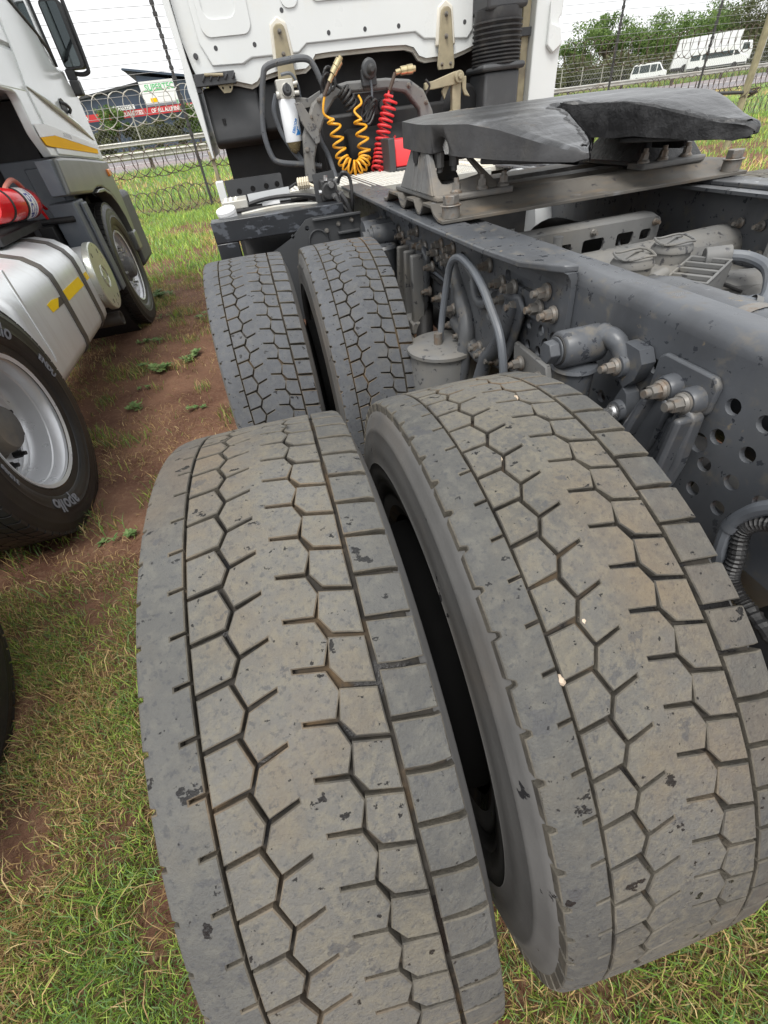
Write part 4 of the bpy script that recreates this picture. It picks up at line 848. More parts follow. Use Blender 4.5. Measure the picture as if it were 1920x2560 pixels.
# air lines (suzi coils)
def coil_part(nm, path, r, turns, wire, mat, lead_a=None, lead_b=None, ph=0, warp=None):
    C_ = coil(path, r, turns, 14, ph, warp)
    P = (smooth_path(lead_a+[tuple(C_[0])], 6)[:-1] if lead_a else [])+C_+(smooth_path([tuple(C_[-1])]+lead_b, 6)[1:] if lead_b else [])
    b = MB(); b.tube(P, wire, n=8); return b.build(nm, mat, T, sharp=None)
coil_part('yellow_air_coil', [(-.415, 3.0, 1.375), (-.405, 3.0, 1.29), (-.395, 2.99, 1.21), (-.375, 2.97, 1.16), (-.315, 2.95, 1.135), (-.262, 2.97, 1.155), (-.245, 2.99, 1.20), (-.247, 3.0, 1.28), (-.252, 3.0, 1.36)], .036, 15, .0064, 'yellow_coil', [(-.41, 3.0, 1.54), (-.452, 3.0, 1.47), (-.468, 3.0, 1.41), (-.44, 3.0, 1.385)], [(-.28, 3.0, 1.40), (-.232, 3.0, 1.43), (-.238, 3.03, 1.465)], warp=([0, .27, .77, 1], [0, .31, .72, 1]))
coil_part('red_air_coil', [(-.045, 3.0, 1.44), (-.075, 3.0, 1.37), (-.105, 3.0, 1.30), (-.13, 3.0, 1.22), (-.15, 2.99, 1.16), (-.178, 2.97, 1.10)], .039, 14, .0066, 'red_coil', [(-.01, 3.0, 1.54), (-.035, 3.0, 1.50), (-.06, 3.0, 1.455)], [(-.15, 2.95, 1.105), (-.12, 2.97, 1.15), (-.06, 3.02, 1.22), (-.02, 3.05, 1.26)])
coil_part('black_cable_coil', [(-.33, 3.05, 1.50), (-.30, 3.05, 1.46), (-.275, 3.06, 1.41)], .036, 5, .008, 'black_rubber', [(-.39, 3.05, 1.54), (-.36, 3.05, 1.52)], [(-.24, 3.05, 1.36), (-.18, 3.05, 1.40)])
for k, (cx, cz, r_) in enumerate([(-.40, 1.55, .045), (-.42, 1.53, .04), (-.19, 1.40, .05), (-.165, 1.385, .05), (-.18, 1.37, .045), (-.08, 1.42, .03)]): b = MB(); b.tube([(cx+r_*.75*math.cos(a), 3.04+.01*math.sin(2*a+k), cz+r_*1.1*math.sin(a+.3*k)) for a in np.linspace(0, 2*PI, 18)], .0075, n=7, closed=False); b.build('cable_loop', 'black_rubber', T, sharp=None)
b = MB(); b.tube(smooth_path([(-.152, 3.06, 1.555), (-.148, 3.05, 1.48), (-.16, 3.05, 1.42), (-.19, 3.05, 1.385)], 6), .007); b.build('socket_cable', 'grey_hose', T, sharp=None)
b = MB(); b.tube(smooth_path([(.21, 3.1, 1.50), (.235, 3.1, 1.47), (.21, 3.12, 1.43), (.19, 3.12, 1.40)], 6), .007); b.build('latch_cable', 'black_rubber', T, sharp=None)
for pts, nm in (([(-.41, 2.995, 1.535), (-.385, 2.995, 1.565), (-.36, 2.995, 1.592), (-.335, 2.995, 1.617), (-.325, 2.995, 1.63)], 'brass_coupling'), ([(-.01, 2.995, 1.541), (.02, 2.995, 1.545), (.06, 2.995, 1.547), (.095, 2.995, 1.548), (.112, 2.995, 1.548)], 'brass_coupling')):
    b = MB(); b.cyl(pts[0], pts[1], .013, n=12); b.cyl(pts[1], pts[2], .02, n=16); b.cyl(pts[2], pts[3], .022, n=16); b.cyl(pts[3], pts[4], .014, n=12); b.build(nm, 'brass', T, bevel=.002)
for pa, pb in (((-.452, 3.0, 1.48), (-.41, 3.0, 1.535)), ((-.052, 3.0, 1.47), (-.012, 3.0, 1.54))):
    b = MB(); b.tube([pa, pb], .010, n=10); b.build('spring_guard', 'rust_wire', T)
b = MB(); b.box((-.20, 3.06, 1.515), (-.11, 3.10, 1.545)); b.lathe([(0, 0), (0, .044), (.015, .046), (.03, .04), (.034, 0)], (-.155, 3.06, 1.573), (0, -1, 0), 26); b.box((-.2, 3.055, 1.50), (-.112, 3.09, 1.575)); so = b.build('trailer_socket', 'dark_plastic', T, bevel=.006)
b = MB(); b.lathe([(0, 0), (0, .026), (.03, .022), (.04, .012), (.041, 0)], (-.15, 3.028, 1.568), (0, -1, 0), 20); b.build('trailer_plug', 'black_rubber', so)
# cab rear suspension yoke
yo = [(-.63, 1.08), (-.60, 1.32), (-.51, 1.46), (-.40, 1.52), (-.284, 1.535), (-.041, 1.530), (.107, 1.512), (.198, 1.458), (.256, 1.357), (.30, 1.08)]
yi = [(.20, 1.08), (.168, 1.365), (.079, 1.456), (-.046, 1.479), (-.28, 1.485), (-.37, 1.465), (-.43, 1.41), (-.50, 1.31), (-.55, 1.2), (-.56, 1.08)]
b = MB(); b.plate(yo+yi, [], xzy, 3.10, 3.17); b.build('cab_yoke', 'frame_dusty', T, bevel=.012, sharp=50)
for x_, z_ in ((-.59, 1.25), (-.545, 1.36), (-.535, 1.40), (-.47, 1.47), (.10, 1.485), (.21, 1.40)):
    o = bolt(3.10, z_, x_, .7); o.rotation_euler = (0, 0, PI/2)
b = MB(); b.plate([(-.60, 1.44), (-.60, 1.50), (-.52, 1.487), (-.44, 1.515), (-.44, 1.45)], [], xzy, 3.19, 3.21); b.plate([(-.62, 1.47), (-.58, 1.47), (-.50, 1.34), (-.50, 1.28), (-.53, 1.27), (-.60, 1.38)], [], xzy, 3.08, 3.095); b.build('yoke_arm', 'frame_dusty', T, bevel=.004)
b = MB(); b.plate([(.24, 1.455), (.24, 1.49), (.30, 1.495), (.44, 1.525), (.49, 1.52), (.50, 1.475), (.45, 1.465), (.30, 1.455)], [], xzy, 3.20, 3.23); b.cyl((.465, 3.17, 1.498), (.465, 3.26, 1.498), .03, n=20); b.cyl((.465, 3.15, 1.498), (.465, 3.17, 1.498), .016, n=6)
b.box((.43, 3.21, 1.33), (.49, 3.25, 1.49)); b.cyl((.46, 3.24, 1.20), (.46, 3.24, 1.345), .04, n=18); b.plate([(.38, 1.40), (.36, 1.44), (.40, 1.50), (.43, 1.48), (.40, 1.44)], [], xzy, 3.22, 3.24); b.plate([(.50, 1.50), (.53, 1.50), (.53, 1.44), (.56, 1.40), (.52, 1.41), (.50, 1.45)], [], xzy, 3.22, 3.24); b.build('latch_arm', 'tan_steel', T, bevel=.004)
# bent tube guard
gp = smooth_path([(-.50, 3.19, 1.155), (-.60, 3.20, 1.175), (-.77, 3.20, 1.205), (-.815, 3.20, 1.25), (-.83, 3.20, 1.36), (-.805, 3.20, 1.48), (-.765, 3.20, 1.60), (-.73, 3.20, 1.64), (-.62, 3.20, 1.655), (-.50, 3.20, 1.655), (-.455, 3.20, 1.62), (-.42, 3.20, 1.54)], 6)
b = MB(); b.tube(gp, .0165, n=12); b.build('tube_guard', 'frame_grey', T, sharp=None)
# fuel filter
b = MB(); b.lathe([(0, 0), (.02, .03), (.06, .046), (.065, .048), (.24, .048), (.245, .046)], (-.655, 3.205, 1.233), (.03, 0, 1), 30); b.v = b.v; fb = b.build('filter_bowl', 'filter_bowl', T)
b = MB(); b.lathe([(0, .0), (.0, .051), (.008, .053), (.19, .053), (.2, .048), (.2, 0)], (-.651, 3.205, 1.296), (-.0, 0, 1), 34); fc = b.build('filter_canister', 'filter_white', T, sharp=40)
cylfn = lambda a0: (lambda x, y, h: (-.651+(.0536+h)*math.sin(x/.0536+a0), 3.205-(.0536+h)*math.cos(x/.0536+a0), 1.37+y))
tilt = rad(62); ct_, st_ = math.cos(tilt), math.sin(tilt)
rotfn = lambda f0, ox, oy: (lambda x, y, h: f0(ox+x*ct_-y*st_, oy+x*st_+y*ct_, h))
lettering('filter_print', 'EBICOR', .022, rotfn(cylfn(.1), .013, .0), 'print_blue', fc, .0003, .0006)
lettering('filter_print', 'III III', .010, rotfn(cylfn(.1), .027, -.012), 'print_blue', fc, .0003, .0006)
f0 = cylfn(.1)
def patch(nm, pts, mat, parent, f0):
    b = MB(); n_ = 6; tri = pts
    v = []; f = []
    for i in range(n_+1):
        for j in range(n_+1):
            s_, t_ = i/n_, j/n_; a = [tri[0][k]*(1-s_)+tri[1][k]*s_ for k in (0, 1)]; c_ = [tri[3][k]*(1-s_)+tri[2][k]*s_ for k in (0, 1)]
            v.append(f0(a[0]*(1-t_)+c_[0]*t_, a[1]*(1-t_)+c_[1]*t_, .0003))
    f = [(i*(n_+1)+j, (i+1)*(n_+1)+j, (i+1)*(n_+1)+j+1, i*(n_+1)+j+1) for i in range(n_) for j in range(n_)]
    b.add(v, f); return b.build(nm, mat, parent, sharp=None, fix=False)
patch('filter_logo', [(.008, -.045), (.052, -.042), (.034, -.018), (.030, -.014)], 'print_blue', fc, f0)
patch('filter_logo', [(.045, -.030), (.052, -.035), (.052, .02), (.050, .02)], 'print_blue', fc, f0)
b = MB(); b.lathe([(0, .05), (.03, .05), (.035, .043), (.045, .04), (.05, 0)], (-.648, 3.205, 1.492), (0, 0, 1), 30); b.box((-.70, 3.17, 1.50), (-.60, 3.26, 1.58)); b.cyl((-.645, 3.19, 1.525), (-.645, 3.14, 1.53), .034, n=24); b.cyl((-.71, 3.18, 1.515), (-.69, 3.18, 1.515), .018, n=12); b.cyl((-.60, 3.18, 1.515), (-.57, 3.18, 1.515), .012, n=10); b.cyl((-.60, 3.18, 1.555), (-.57, 3.18, 1.56), .010, n=10); b.build('filter_head', 'alu_deck', T, bevel=.005)
b = MB(); b.lathe([(0, .028), (.02, .026), (.03, .02), (.031, 0)], (-.645, 3.14, 1.53), (0, -1, .1), 20); b.box((-.652, 3.105, 1.525), (-.638, 3.115, 1.56)); b.build('pump_knob', 'dark_plastic', T, bevel=.003)
b = MB(); b.tube(smooth_path([(-.71, 3.2, 1.52), (-.74, 3.22, 1.45), (-.72, 3.24, 1.35), (-.66, 3.24, 1.24), (-.60, 3.22, 1.17), (-.56, 3.15, 1.11), (-.45, 3.0, 1.08)], 6), .014); b.tube(smooth_path([(-.69, 3.24, 1.50), (-.70, 3.25, 1.40), (-.66, 3.25, 1.27), (-.58, 3.2, 1.15), (-.53, 3.1, 1.08)], 6), .012); b.tube(smooth_path([(-.47, 3.25, 1.40), (-.48, 3.24, 1.30), (-.44, 3.22, 1.20), (-.42, 3.15, 1.08)], 6), .016); b.tube(smooth_path([(-.66, 3.2, 1.60), (-.60, 3.2, 1.60), (-.57, 3.2, 1.55), (-.56, 3.22, 1.48), (-.53, 3.22, 1.38)], 6), .008)
b.build('fuel_hose', 'grey_hose', T, sharp=None)
# shade under the cab built as a near-black block; things behind the yoke
b = MB(); b.box((-1.10, 3.75, .80), (1.04, 4.9, 2.2)); b.build('under_cab_shade', 'dark_part', T)
b = MB(); b.box((-.45, 3.35, 1.02), (.5, 3.74, 1.40)); b.cyl((-.3, 3.3, 1.2), (.3, 3.3, 1.2), .12, n=20); b.cyl((.5, 3.45, 1.35), (.58, 3.3, 1.35), .12, n=24); b.box((-.25, 3.25, 1.40), (.05, 3.32, 1.50)); b.build('gearbox_shade', 'dark_part', T, bevel=.02)  # gearbox masses in near-black, their shadow put into the colour
b = MB(); b.plate([(-.26, 1.38), (-.26, 1.48), (.0, 1.475), (.0, 1.37)], [rrect(-.21, 1.41, -.16, 1.445, .004), rrect(-.08, 1.41, -.04, 1.445, .004)], xzy, 3.17, 3.18); b.cyl((-.06, 3.17, 1.41), (-.06, 3.12, 1.41), .03, n=18); b.cyl((-.16, 3.17, 1.40), (-.16, 3.12, 1.40), .026, n=18); b.build('connector_plate', 'dark_plastic', T)
b = MB(); b.box((-.14, 2.78, 1.10), (-.10, 3.02, 1.26)); b.box((-.099, 2.78, 1.10), (.20, 3.02, 1.118)); b.build('battery_case', 'dark_plastic', T, bevel=.005)
b = MB(); b.prism([(2.80, 1.12), (2.80, 1.20), (2.83, 1.25), (3.0, 1.25), (3.0, 1.12)], yzx, -.098, .20); b.build('red_cover', 'red_plastic', T, bevel=.006)

# ================================================================== cab
Y = 3.45; CX = .02
low = [(-1.178, 1.80), (-1.16, 1.69), (-1.149, 1.655), (-.915, 1.611), (-.828, 1.589), (-.79, 1.60), (-.768, 1.617), (-.661, 1.633), (-.558, 1.630), (-.47, 1.632), (-.435, 1.65), (-.397, 1.689), (-.30, 1.692), (.054, 1.690), (.20, 1.685), (.255, 1.67), (.29, 1.63), (.337, 1.615), (.537, 1.618), (.60, 1.63), (.68, 1.65), (.98, 1.65)]
cab = MB(); cab.plate(low+[(.98, 3.5), (-1.178, 3.5)], [], xzy, Y, Y+.03); wl = cab.build('cab_back_wall', 'cab_white', T, sharp=30)
b = MB(); lip = [(x_, z_+.004) for x_, z_ in low[2:]]+[(x_, z_+.045) for x_, z_ in low[2:]][::-1]
b.plate([(x_, z_-.02) for x_, z_ in low[2:]]+[(x_, z_+.03) for x_, z_ in low[2:]][::-1], [], xzy, Y+.031, Y+.06); b.build('wall_lip', 'cab_white_dirty', wl)
def press(pts, d=.012, bev=.011):
    b = MB(); b.plate(pts, [], xzy, Y-d, Y+.004); return b.build('pressed_panel', 'cab_white', wl, bevel=bev, seg=3, sharp=50)
press([(-1.085, 1.785), (-1.04, 1.685), (-.845, 1.680), (-.79, 1.70), (-.50, 1.70), (-.44, 1.735), (.26, 1.735), (.32, 1.70), (.62, 1.68), (.66, 1.72), (.66, 2.05), (-1.085, 2.05)])
b = MB(); b.plate(rrect(-1.05, 1.80, -.76, 2.9, .05, 6), [rrect(-1.02, 1.87, -.83, 2.8, .05, 6)], xzy, Y-.020, Y-.008); b.build('pressed_panel', 'cab_white', wl, bevel=.006, seg=3)
for q in ((-.56, 1.885, -.46, 2.6), (-.38, 1.90, .16, 2.6), (.24, 1.90, .50, 2.6)):
    b = MB(); b.plate(rrect(*q, .04, 6), [], xzy, Y-.020, Y-.008); b.build('pressed_panel', 'cab_white', wl, bevel=.008, seg=3)
for x_, z_ in ((-1.122, 1.733), (-.994, 1.757), (-.761, 1.755), (-.563, 1.880), (-.297, 1.771), (-.065, 1.77), (.155, 1.768), (.60, 1.755)):
    b = MB(); b.lathe([(0, 0), (0, .011), (-.004, .0125), (-.004, .0145)], (x_, Y-.0135, z_), (0, -1, 0), 16); b.build('hole_plug', 'dark_plastic', wl)
b = MB(); b.box((-1.17, Y+.06, 1.70), (1.21, 5.4, 3.5)); b.build('cab_shell', 'cab_white', T, bevel=.03)
b = MB()
b.prism([(-1.225, 3.5), (-1.222, 1.96), (-1.212, 1.72), (-1.222, 1.59), (-1.207, 1.45), (-1.192, 1.262), (-1.178, 1.262), (-1.168, 1.62), (-1.178, 1.72), (-1.182, 1.96), (-1.182, 3.5)], xzy, 3.40, 4.9); b.build('side_fairing', 'cab_white', T, bevel=.004)
b = MB(); b.box((-1.205, 3.45, 1.10), (-1.182, 3.50, 1.258)); b.box((-1.21, 3.43, 1.255), (-1.17, 3.47, 1.30)); b.build('step_hinge', 'tan_steel', T, bevel=.003)
b = MB(); b.box((-1.165, 3.38, 1.60), (-.92, 3.445, 1.655)); b.box((-1.17, 3.40, 1.575), (-1.14, 3.445, 1.61))
for k in range(5): b.cyl((-1.12+k*.045, 3.38, 1.62), (-1.10+k*.045, 3.374, 1.645), .007, n=8)
lk = b.build('cab_lock', 'dark_plastic', T, bevel=.006)
b = MB(); b.plate([(-1.04, 1.602), (-.94, 1.602), (-.955, 1.575), (-.97, 1.562), (-1.01, 1.562)], [circ(-.965, 1.585, .006), circ(-1.01, 1.585, .006)], xzy, 3.40, 3.408); b.cyl((-1.10, 3.375, 1.648), (-.99, 3.375, 1.64), .008, n=10); b.build('lock_plate', 'tan_steel', lk)
b = MB(); n_ = 12
b.prism([(3.52, 1.60), (3.50, 1.52), (3.47, 1.40), (3.47, 1.33), (3.56, 1.30), (3.75, 1.30), (3.75, 1.60)], yzx, -1.14, -.80); b.prism([(3.55, 1.60), (3.53, 1.5), (3.54, 1.36), (3.75, 1.31), (3.75, 1.6)], yzx, -.80, -.62); b.build('inner_fender', 'dark_plastic', T, bevel=.02, seg=3)
b = MB(); b.tube([(-1.055, 3.476, 1.42), (-1.055, 3.476, 1.45)], .01, n=8); b.build('fender_clip', 'dark_part', T)
# brackets on the wall
for x_, dx in ((-.600, -.012), (.465, .0)):
    b = MB(); P = [(x_-.036, 1.80), (x_-.032, 1.815), (x_-.015, 1.828), (x_+.015, 1.828), (x_+.032, 1.815), (x_+.036, 1.80), (x_+.05, 1.66), (x_+.06, 1.575), (x_+.056, 1.55), (x_-.056, 1.55), (x_-.062, 1.575), (x_-.05, 1.66)]
    b.plate(P, [], xzy, Y-.035, Y-.022); br = b.build('cab_bracket', 'tan_steel', T, bevel=.006, seg=3)
    b = MB(); b.prism([(x_-.05, 1.83), (x_, 1.86), (x_+.05, 1.83), (x_+.07, 1.66), (x_-.07, 1.66)], xzy, Y-.021, Y-.005); b.build('bracket_recess', 'cab_white_dirty', br, bevel=.01)
    for dz in (1.795, 1.70):
        o = bolt(Y-.035, dz, x_, .62); o.rotation_euler = (0, 0, PI/2)
    for ddx in (-.03, .03):
        o = bolt(Y-.035, 1.575, x_+ddx, .5); o.rotation_euler = (0, 0, PI/2)
# intake stack with bellows
IX, IY = .785, 3.34
pr_ = []
z_ = 1.535
while z_ < 1.735:
    pr_ += [(z_, .150), (z_+.004, .157), (z_+.010, .157), (z_+.014, .146)]; z_ += .0175 if z_ < 1.62 else .024
b = MB(); b.lathe(pr_+[(1.745, .148), (1.78, .146), (1.782, .140)], (IX, IY, 0), (0, 0, 1), 40); b.build('intake_bellows', 'black_rubber', T, sharp=50)
b = MB(); b.box((IX-.155, IY-.15, 1.505), (IX+.145, IY+.15, 1.54)); b.box((IX-.13, IY-.13, .95), (IX+.115, IY+.13, 1.504)); b.box((IX-.13, IY-.13, 1.77), (IX+.14, IY+.13, 3.2)); b.build('intake_duct', 'dark_plastic', T, bevel=.02, seg=3)
b = MB(); b.box((1.0, 3.42, 1.30), (1.055, 3.56, 2.2)); b.build('door_seal_strip', 'tan_steel', T, bevel=.006)
b = MB(); b.box((.93, 3.40, 1.66), (1.16, 3.412, 1.70)); b.build('stay_strap', 'dark_plastic', T, bevel=.002)
b = MB(); b.prism([(1.06, .95), (1.06, 3.4), (1.252, 3.4), (1.252, 1.74), (1.235, 1.72), (1.235, 1.66), (1.264, 1.64), (1.264, .95)], xzy, 3.36, 3.75); b.prism([(1.15, 1.80), (1.17, 1.70), (1.24, 1.68), (1.262, 1.60), (1.20, 1.56), (1.15, 1.60)], xzy, 3.335, 3.362); b.build('side_fairing', 'cab_white', T, bevel=.008, seg=3)
# front wheels of this unit
for x in (-1.03, 1.03):
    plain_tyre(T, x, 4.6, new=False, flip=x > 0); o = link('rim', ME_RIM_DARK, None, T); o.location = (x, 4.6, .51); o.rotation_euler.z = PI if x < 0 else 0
# ================================================================== the truck parked on the left
LX, LY, LR = -3.4324, 1.5570, .02275
L = thing('truck_tractor', 'white cab truck parked on the left with silver fuel tank and yellow stripe', 'truck', (LX, LY, 0), LR)
rimL = [(.125, .286), (.132, .303), (.126, .305), (.120, .298), (.112, .293), (.108, .286), (.095, .279), (.06, .274), (.055, .270), (.0, .266), (-.02, .262), (-.035, .252), (-.038, .245), (-.034, .241), (-.044, .236), (-.05, .23), (-.048, .222)]
def alu_wheel(x, y, s):
    b = MB(); b.lathe([(h*s, r) for h, r in rimL], (x, y, .51), (1, 0, 0), 64); o = b.build('rim', 'alu_rim', L, sharp=30)
    b = MB(); oc = circ(0, 0, .228, 40); hl = [circ(.188*math.cos(2*PI*k/10+.25), .188*math.sin(2*PI*k/10+.25), .027, 16) for k in range(10)]+[circ(0, 0, .135, 30)]
    b.plate(oc, hl, lambda a, c_, t: (x+s*t, y+a, .51+c_), -.048, -.062); b.build('rim_disc', 'alu_rim', o, sharp=30)
    b = MB(); b.lathe([(s*-.06, .138), (s*-.045, .138), (s*-.035, .13), (s*-.03, .118), (s*.03, .105), (s*.05, .09), (s*.055, 0)], (x, y, .51), (1, 0, 0), 36); b.build('hub', 'cast_iron_dusty', o)
    for k in range(10):
        a = 2*PI*k/10; p = (y+.1675*math.cos(a), .51+.1675*math.sin(a)); b = MB(); b.cyl((x-s*.05, *p), (x-s*.015, *p), .017, n=6); b.cyl((x-s*.015, *p), (x+s*.005, *p), .010, n=10); b.build('wheel_nut', 'dark_part', o)
    return o
tyres = []
for y in (0, -1.338):
    for x in (1.09, .741, -.741, -1.09):
        t = plain_tyre(L, x, y, new=True, flip=x < 0)
        if x == 1.09: tyres.append(t)
    alu_wheel(1.09, y, 1)
# the steer wheel: convex rim, bright nuts
t = plain_tyre(L, 1.05, 3.2545, new=True); tyres.append(t); plain_tyre(L, -1.05, 3.2545, new=True, flip=True)
b = MB(); b.lathe([(.125, .286), (.132, .303), (.126, .305), (.118, .297), (.105, .285), (.095, .272), (.05, .262), (.03, .25), (.045, .235), (.075, .215), (.08, .20), (.082, .145)], (1.05, 3.2545, .51), (1, 0, 0), 64); rf = b.build('rim', 'alu_rim', L, sharp=30)
b = MB(); hl = [circ(.19*math.cos(2*PI*k/10+.25), .19*math.sin(2*PI*k/10+.25), .026, 14) for k in range(10)]
b.plate(circ(0, 0, .222, 40), hl+[circ(0, 0, .10, 24)], lambda a, c_, t_: (1.05+t_, 3.2545+a, .51+c_), .078, .066); b.build('rim_disc', 'alu_rim', rf, sharp=30)
b = MB(); b.lathe([(.06, .13), (.09, .125), (.10, .10), (.15, .085), (.165, .06), (.166, 0)], (1.05, 3.2545, .51), (1, 0, 0), 30); b.build('hub', 'cast_iron_dusty', rf)
for k in range(10):
    a = 2*PI*k/10+.1; p = (3.2545+.1675*math.cos(a), .51+.1675*math.sin(a)); b = MB(); b.cyl((1.128, *p), (1.15, *p), .018, .016, n=6); b.cyl((1.15, *p), (1.175, *p), .011, n=10); b.build('wheel_nut', 'bright_steel', rf)
def arc_text(txt, size, r, th0, parent, mat='print_grey', bold=.002, sx=.1552):
    def xs_(rr): return float(np.interp(rr, [.33, .345, .37, .39, .41, .43, .452, .478], [.1335, .1405, .1485, .1525, .1560, .1556, .1542, .1505]))
    fn = lambda x, y, h: (xs_(r+y)+.0022+h*.5, (r+y)*math.sin(rad(th0)+x/r), (r+y)*math.cos(rad(th0)+x/r))
    return lettering('tyre_lettering', txt, size, fn, mat, parent, .0016, bold)
for k, t in enumerate(tyres[:2]):
    for th in (27, -150): arc_text('apollo', .088, .402 if th > 0 else .388, th, t)
    arc_text('ENDU', .045, .412, 76, t); arc_text('315/80', .036, .365, -96, t)
# ---- tank with straps
TK = [(1.2, .50), (1.192, .462), (1.165, .43), (1.12, .415), (.62, .41), (.58, .43), (.56, .47), (.56, .95), (.60, 1.0), (.90, 1.0), (1.0, .995), (1.10, .965), (1.165, .915), (1.195, .86), (1.2, .80)]
def ring(sc_, y0, y1):
    cx, cz = .88, .70; return [(cx+(x-cx)*sc_, cz+(z-cz)*sc_) for x, z in TK]
b = MB(); b.prism(TK, xzy, .52, 1.86); tank = b.build('fuel_tank', 'alu_tank', L, bevel=.035, seg=4, sharp=45)
b = MB(); b.prism([(.655, 1.0), (.66, .60), (.65, .57), (.63, .55), (.62, .55), (.635, .60), (.632, 1.0)], yzx, 1.197, 1.2045); b.build('tank_bead', 'alu_tank', tank, bevel=.003)
for y0 in (1.145, 1.645):
    P = ring(1.022, 0, 0); b = MB(); v = []; n_ = len(TK)
    v = [(x, y0, z) for x, z in P]+[(x, y0+.062, z) for x, z in P]+[(x, y0, z) for x, z in TK]+[(x, y0+.062, z) for x, z in TK]
    f = []
    for i in range(n_):
        j = (i+1) % n_; f += [(i, j, n_+j, n_+i), (i, 2*n_+i, 2*n_+j, j), (n_+i, n_+j, 3*n_+j, 3*n_+i)]
    b.add(v, f); b.build('tank_strap', 'strap_dark', tank, sharp=60)
def sticker(nm, pts, mat, parent, x=1.2016):
    b = MB(); b.prism(pts, yzx, x, x+.0012); return b.build(nm, mat, parent)
sticker('reflector', [(.902, .772), (.923, .726), (1.03, .722), (1.10, .76), (.99, .775)][:5], 'reflector_yellow', tank)
sticker('reflector', [(1.22, .768), (1.235, .708), (1.632, .706), (1.605, .766)], 'reflector_yellow', tank)
sticker('reflector', [(1.73, .756), (1.74, .712), (1.82, .712), (1.81, .756)], 'reflector_yellow', tank)
sticker('worn_patch', [(1.035, .722), (1.10, .76), (1.14, .757), (1.14, .719)], 'strap_dark', tank)
b = MB(); b.cyl((.80, .60, 1.0), (.80, .60, 1.09), .06, n=24); b.cyl((.80, .60, 1.09), (.80, .60, 1.12), .07, n=24); b.build('filler_neck', 'alu_tank', tank, bevel=.004)
# ---- round housing with embossed disc, tail pipe
b = MB(); b.lathe([(.7, 0), (.7, .2), (1.19, .21), (1.20, .22)], (0, 2.05, .667), (1, 0, 0), 48); hs_ = b.build('silencer_body', 'alu_tank', L, sharp=45)
b = MB(); b.lathe([(1.195, .19), (1.195, .222), (1.20, .228), (1.238, .228), (1.246, .222), (1.246, 0)], (0, 2.05, .667), (1, 0, 0), 56); dc = b.build('end_disc', 'alu_disc', hs_, sharp=30)
b = MB()
for r_ in (.074, .062): b.tube([(1.247, 2.05+r_*math.cos(a), .667+r_*math.sin(a)) for a in np.linspace(0, 2*PI, 40, endpoint=False)], .0035, n=6, closed=True)
for a0 in (90, 210, 330): b.box((1.245, 2.05+.035*math.cos(rad(a0))-.012, .667+.035*math.sin(rad(a0))-.008), (1.2495, 2.05+.035*math.cos(rad(a0))+.012, .667+.035*math.sin(rad(a0))+.008))
b.build('disc_emblem', 'alu_disc', dc)
for a0 in (60, 120, 240, 300):
    b = MB(); b.box((1.2455, 2.05+.18*math.cos(rad(a0))-.006, .667+.18*math.sin(rad(a0))-.014), (1.2475, 2.05+.18*math.cos(rad(a0))+.006, .667+.18*math.sin(rad(a0))+.014)); b.build('disc_slot', 'dark_part', dc)
b = MB(); b.lathe([(.6, .05), (1.20, .052), (1.20, .047), (.6, .045)], (0, 2.13, .345), (1, 0, 0), 28); b.build('tail_pipe', 'strap_dark', L)
# ---- mudguards and cladding
b = MB(); b.prism([(2.30, 1.12), (2.60, 1.12), (2.64, .46), (2.36, .48)], yzx, 1.02, 1.20); b.prism([(2.44, 1.10), (2.58, 1.10), (2.62, .47), (2.48, .47)], yzx, 1.20, 1.222); b.build('rear_mudguard', 'grey_plastic', L, bevel=.012, seg=3)
b = MB(); b.box((.76, 2.54, .92), (1.16, 2.57, 1.378)); b.box((.92, 2.525, .95), (1.10, 2.54, 1.33)); b.build('back_panel', 'grey_plastic', L, bevel=.012, seg=3)
fen = [(2.24, 1.16), (2.9, 1.125), (3.1, 1.145), (3.3, 1.14), (3.5, 1.09), (3.65, 1.0), (3.75, .88), (3.80, .72), (3.95, .72), (3.98, 1.0), (3.95, 1.30), (3.77, 1.31), (2.95, 1.352), (2.45, 1.372), (2.30, 1.368)]
b = MB(); b.plate(fen, [], yzx, 1.10, 1.228); b.build('wheel_arch', 'fender_paint', L, bevel=.018, seg=3, sharp=50)
b = MB(); b.plate([(2.98, 1.118), (3.1, 1.135), (3.3, 1.13), (3.5, 1.08), (3.64, .99), (3.74, .87), (3.79, .71), (3.76, .71), (3.71, .86), (3.61, .98), (3.48, 1.06), (3.3, 1.105), (3.1, 1.11)], [], yzx, 1.12, 1.238); b.build('arch_lip', 'fender_paint', L, bevel=.006)
b = MB(); b.box((1.10, 2.22, 1.165), (1.20, 2.30, 1.366)); b.build('arch_end', 'grey_plastic', L, bevel=.006)
b = MB(); b.lathe([(.55, .60), (1.10, .60)], (0, 3.2545, .51), (1, 0, 0), 40); b.build('inner_arch', 'dark_part', L)
b = MB(); b.box((-1.2, 3.80, .40), (1.225, 4.45, 1.05)); b.build('bumper', 'dark_plastic', L, bevel=.05, seg=3)
b = MB(); b.box((1.15, 3.70, .56), (1.245, 3.90, .74)); b.build('bumper_corner', 'fender_paint', L, bevel=.02)
b = MB(); b.box((1.21, 3.74, 1.19), (1.245, 3.86, 1.245)); b.build('side_marker', 'amber_plastic', L, bevel=.008)
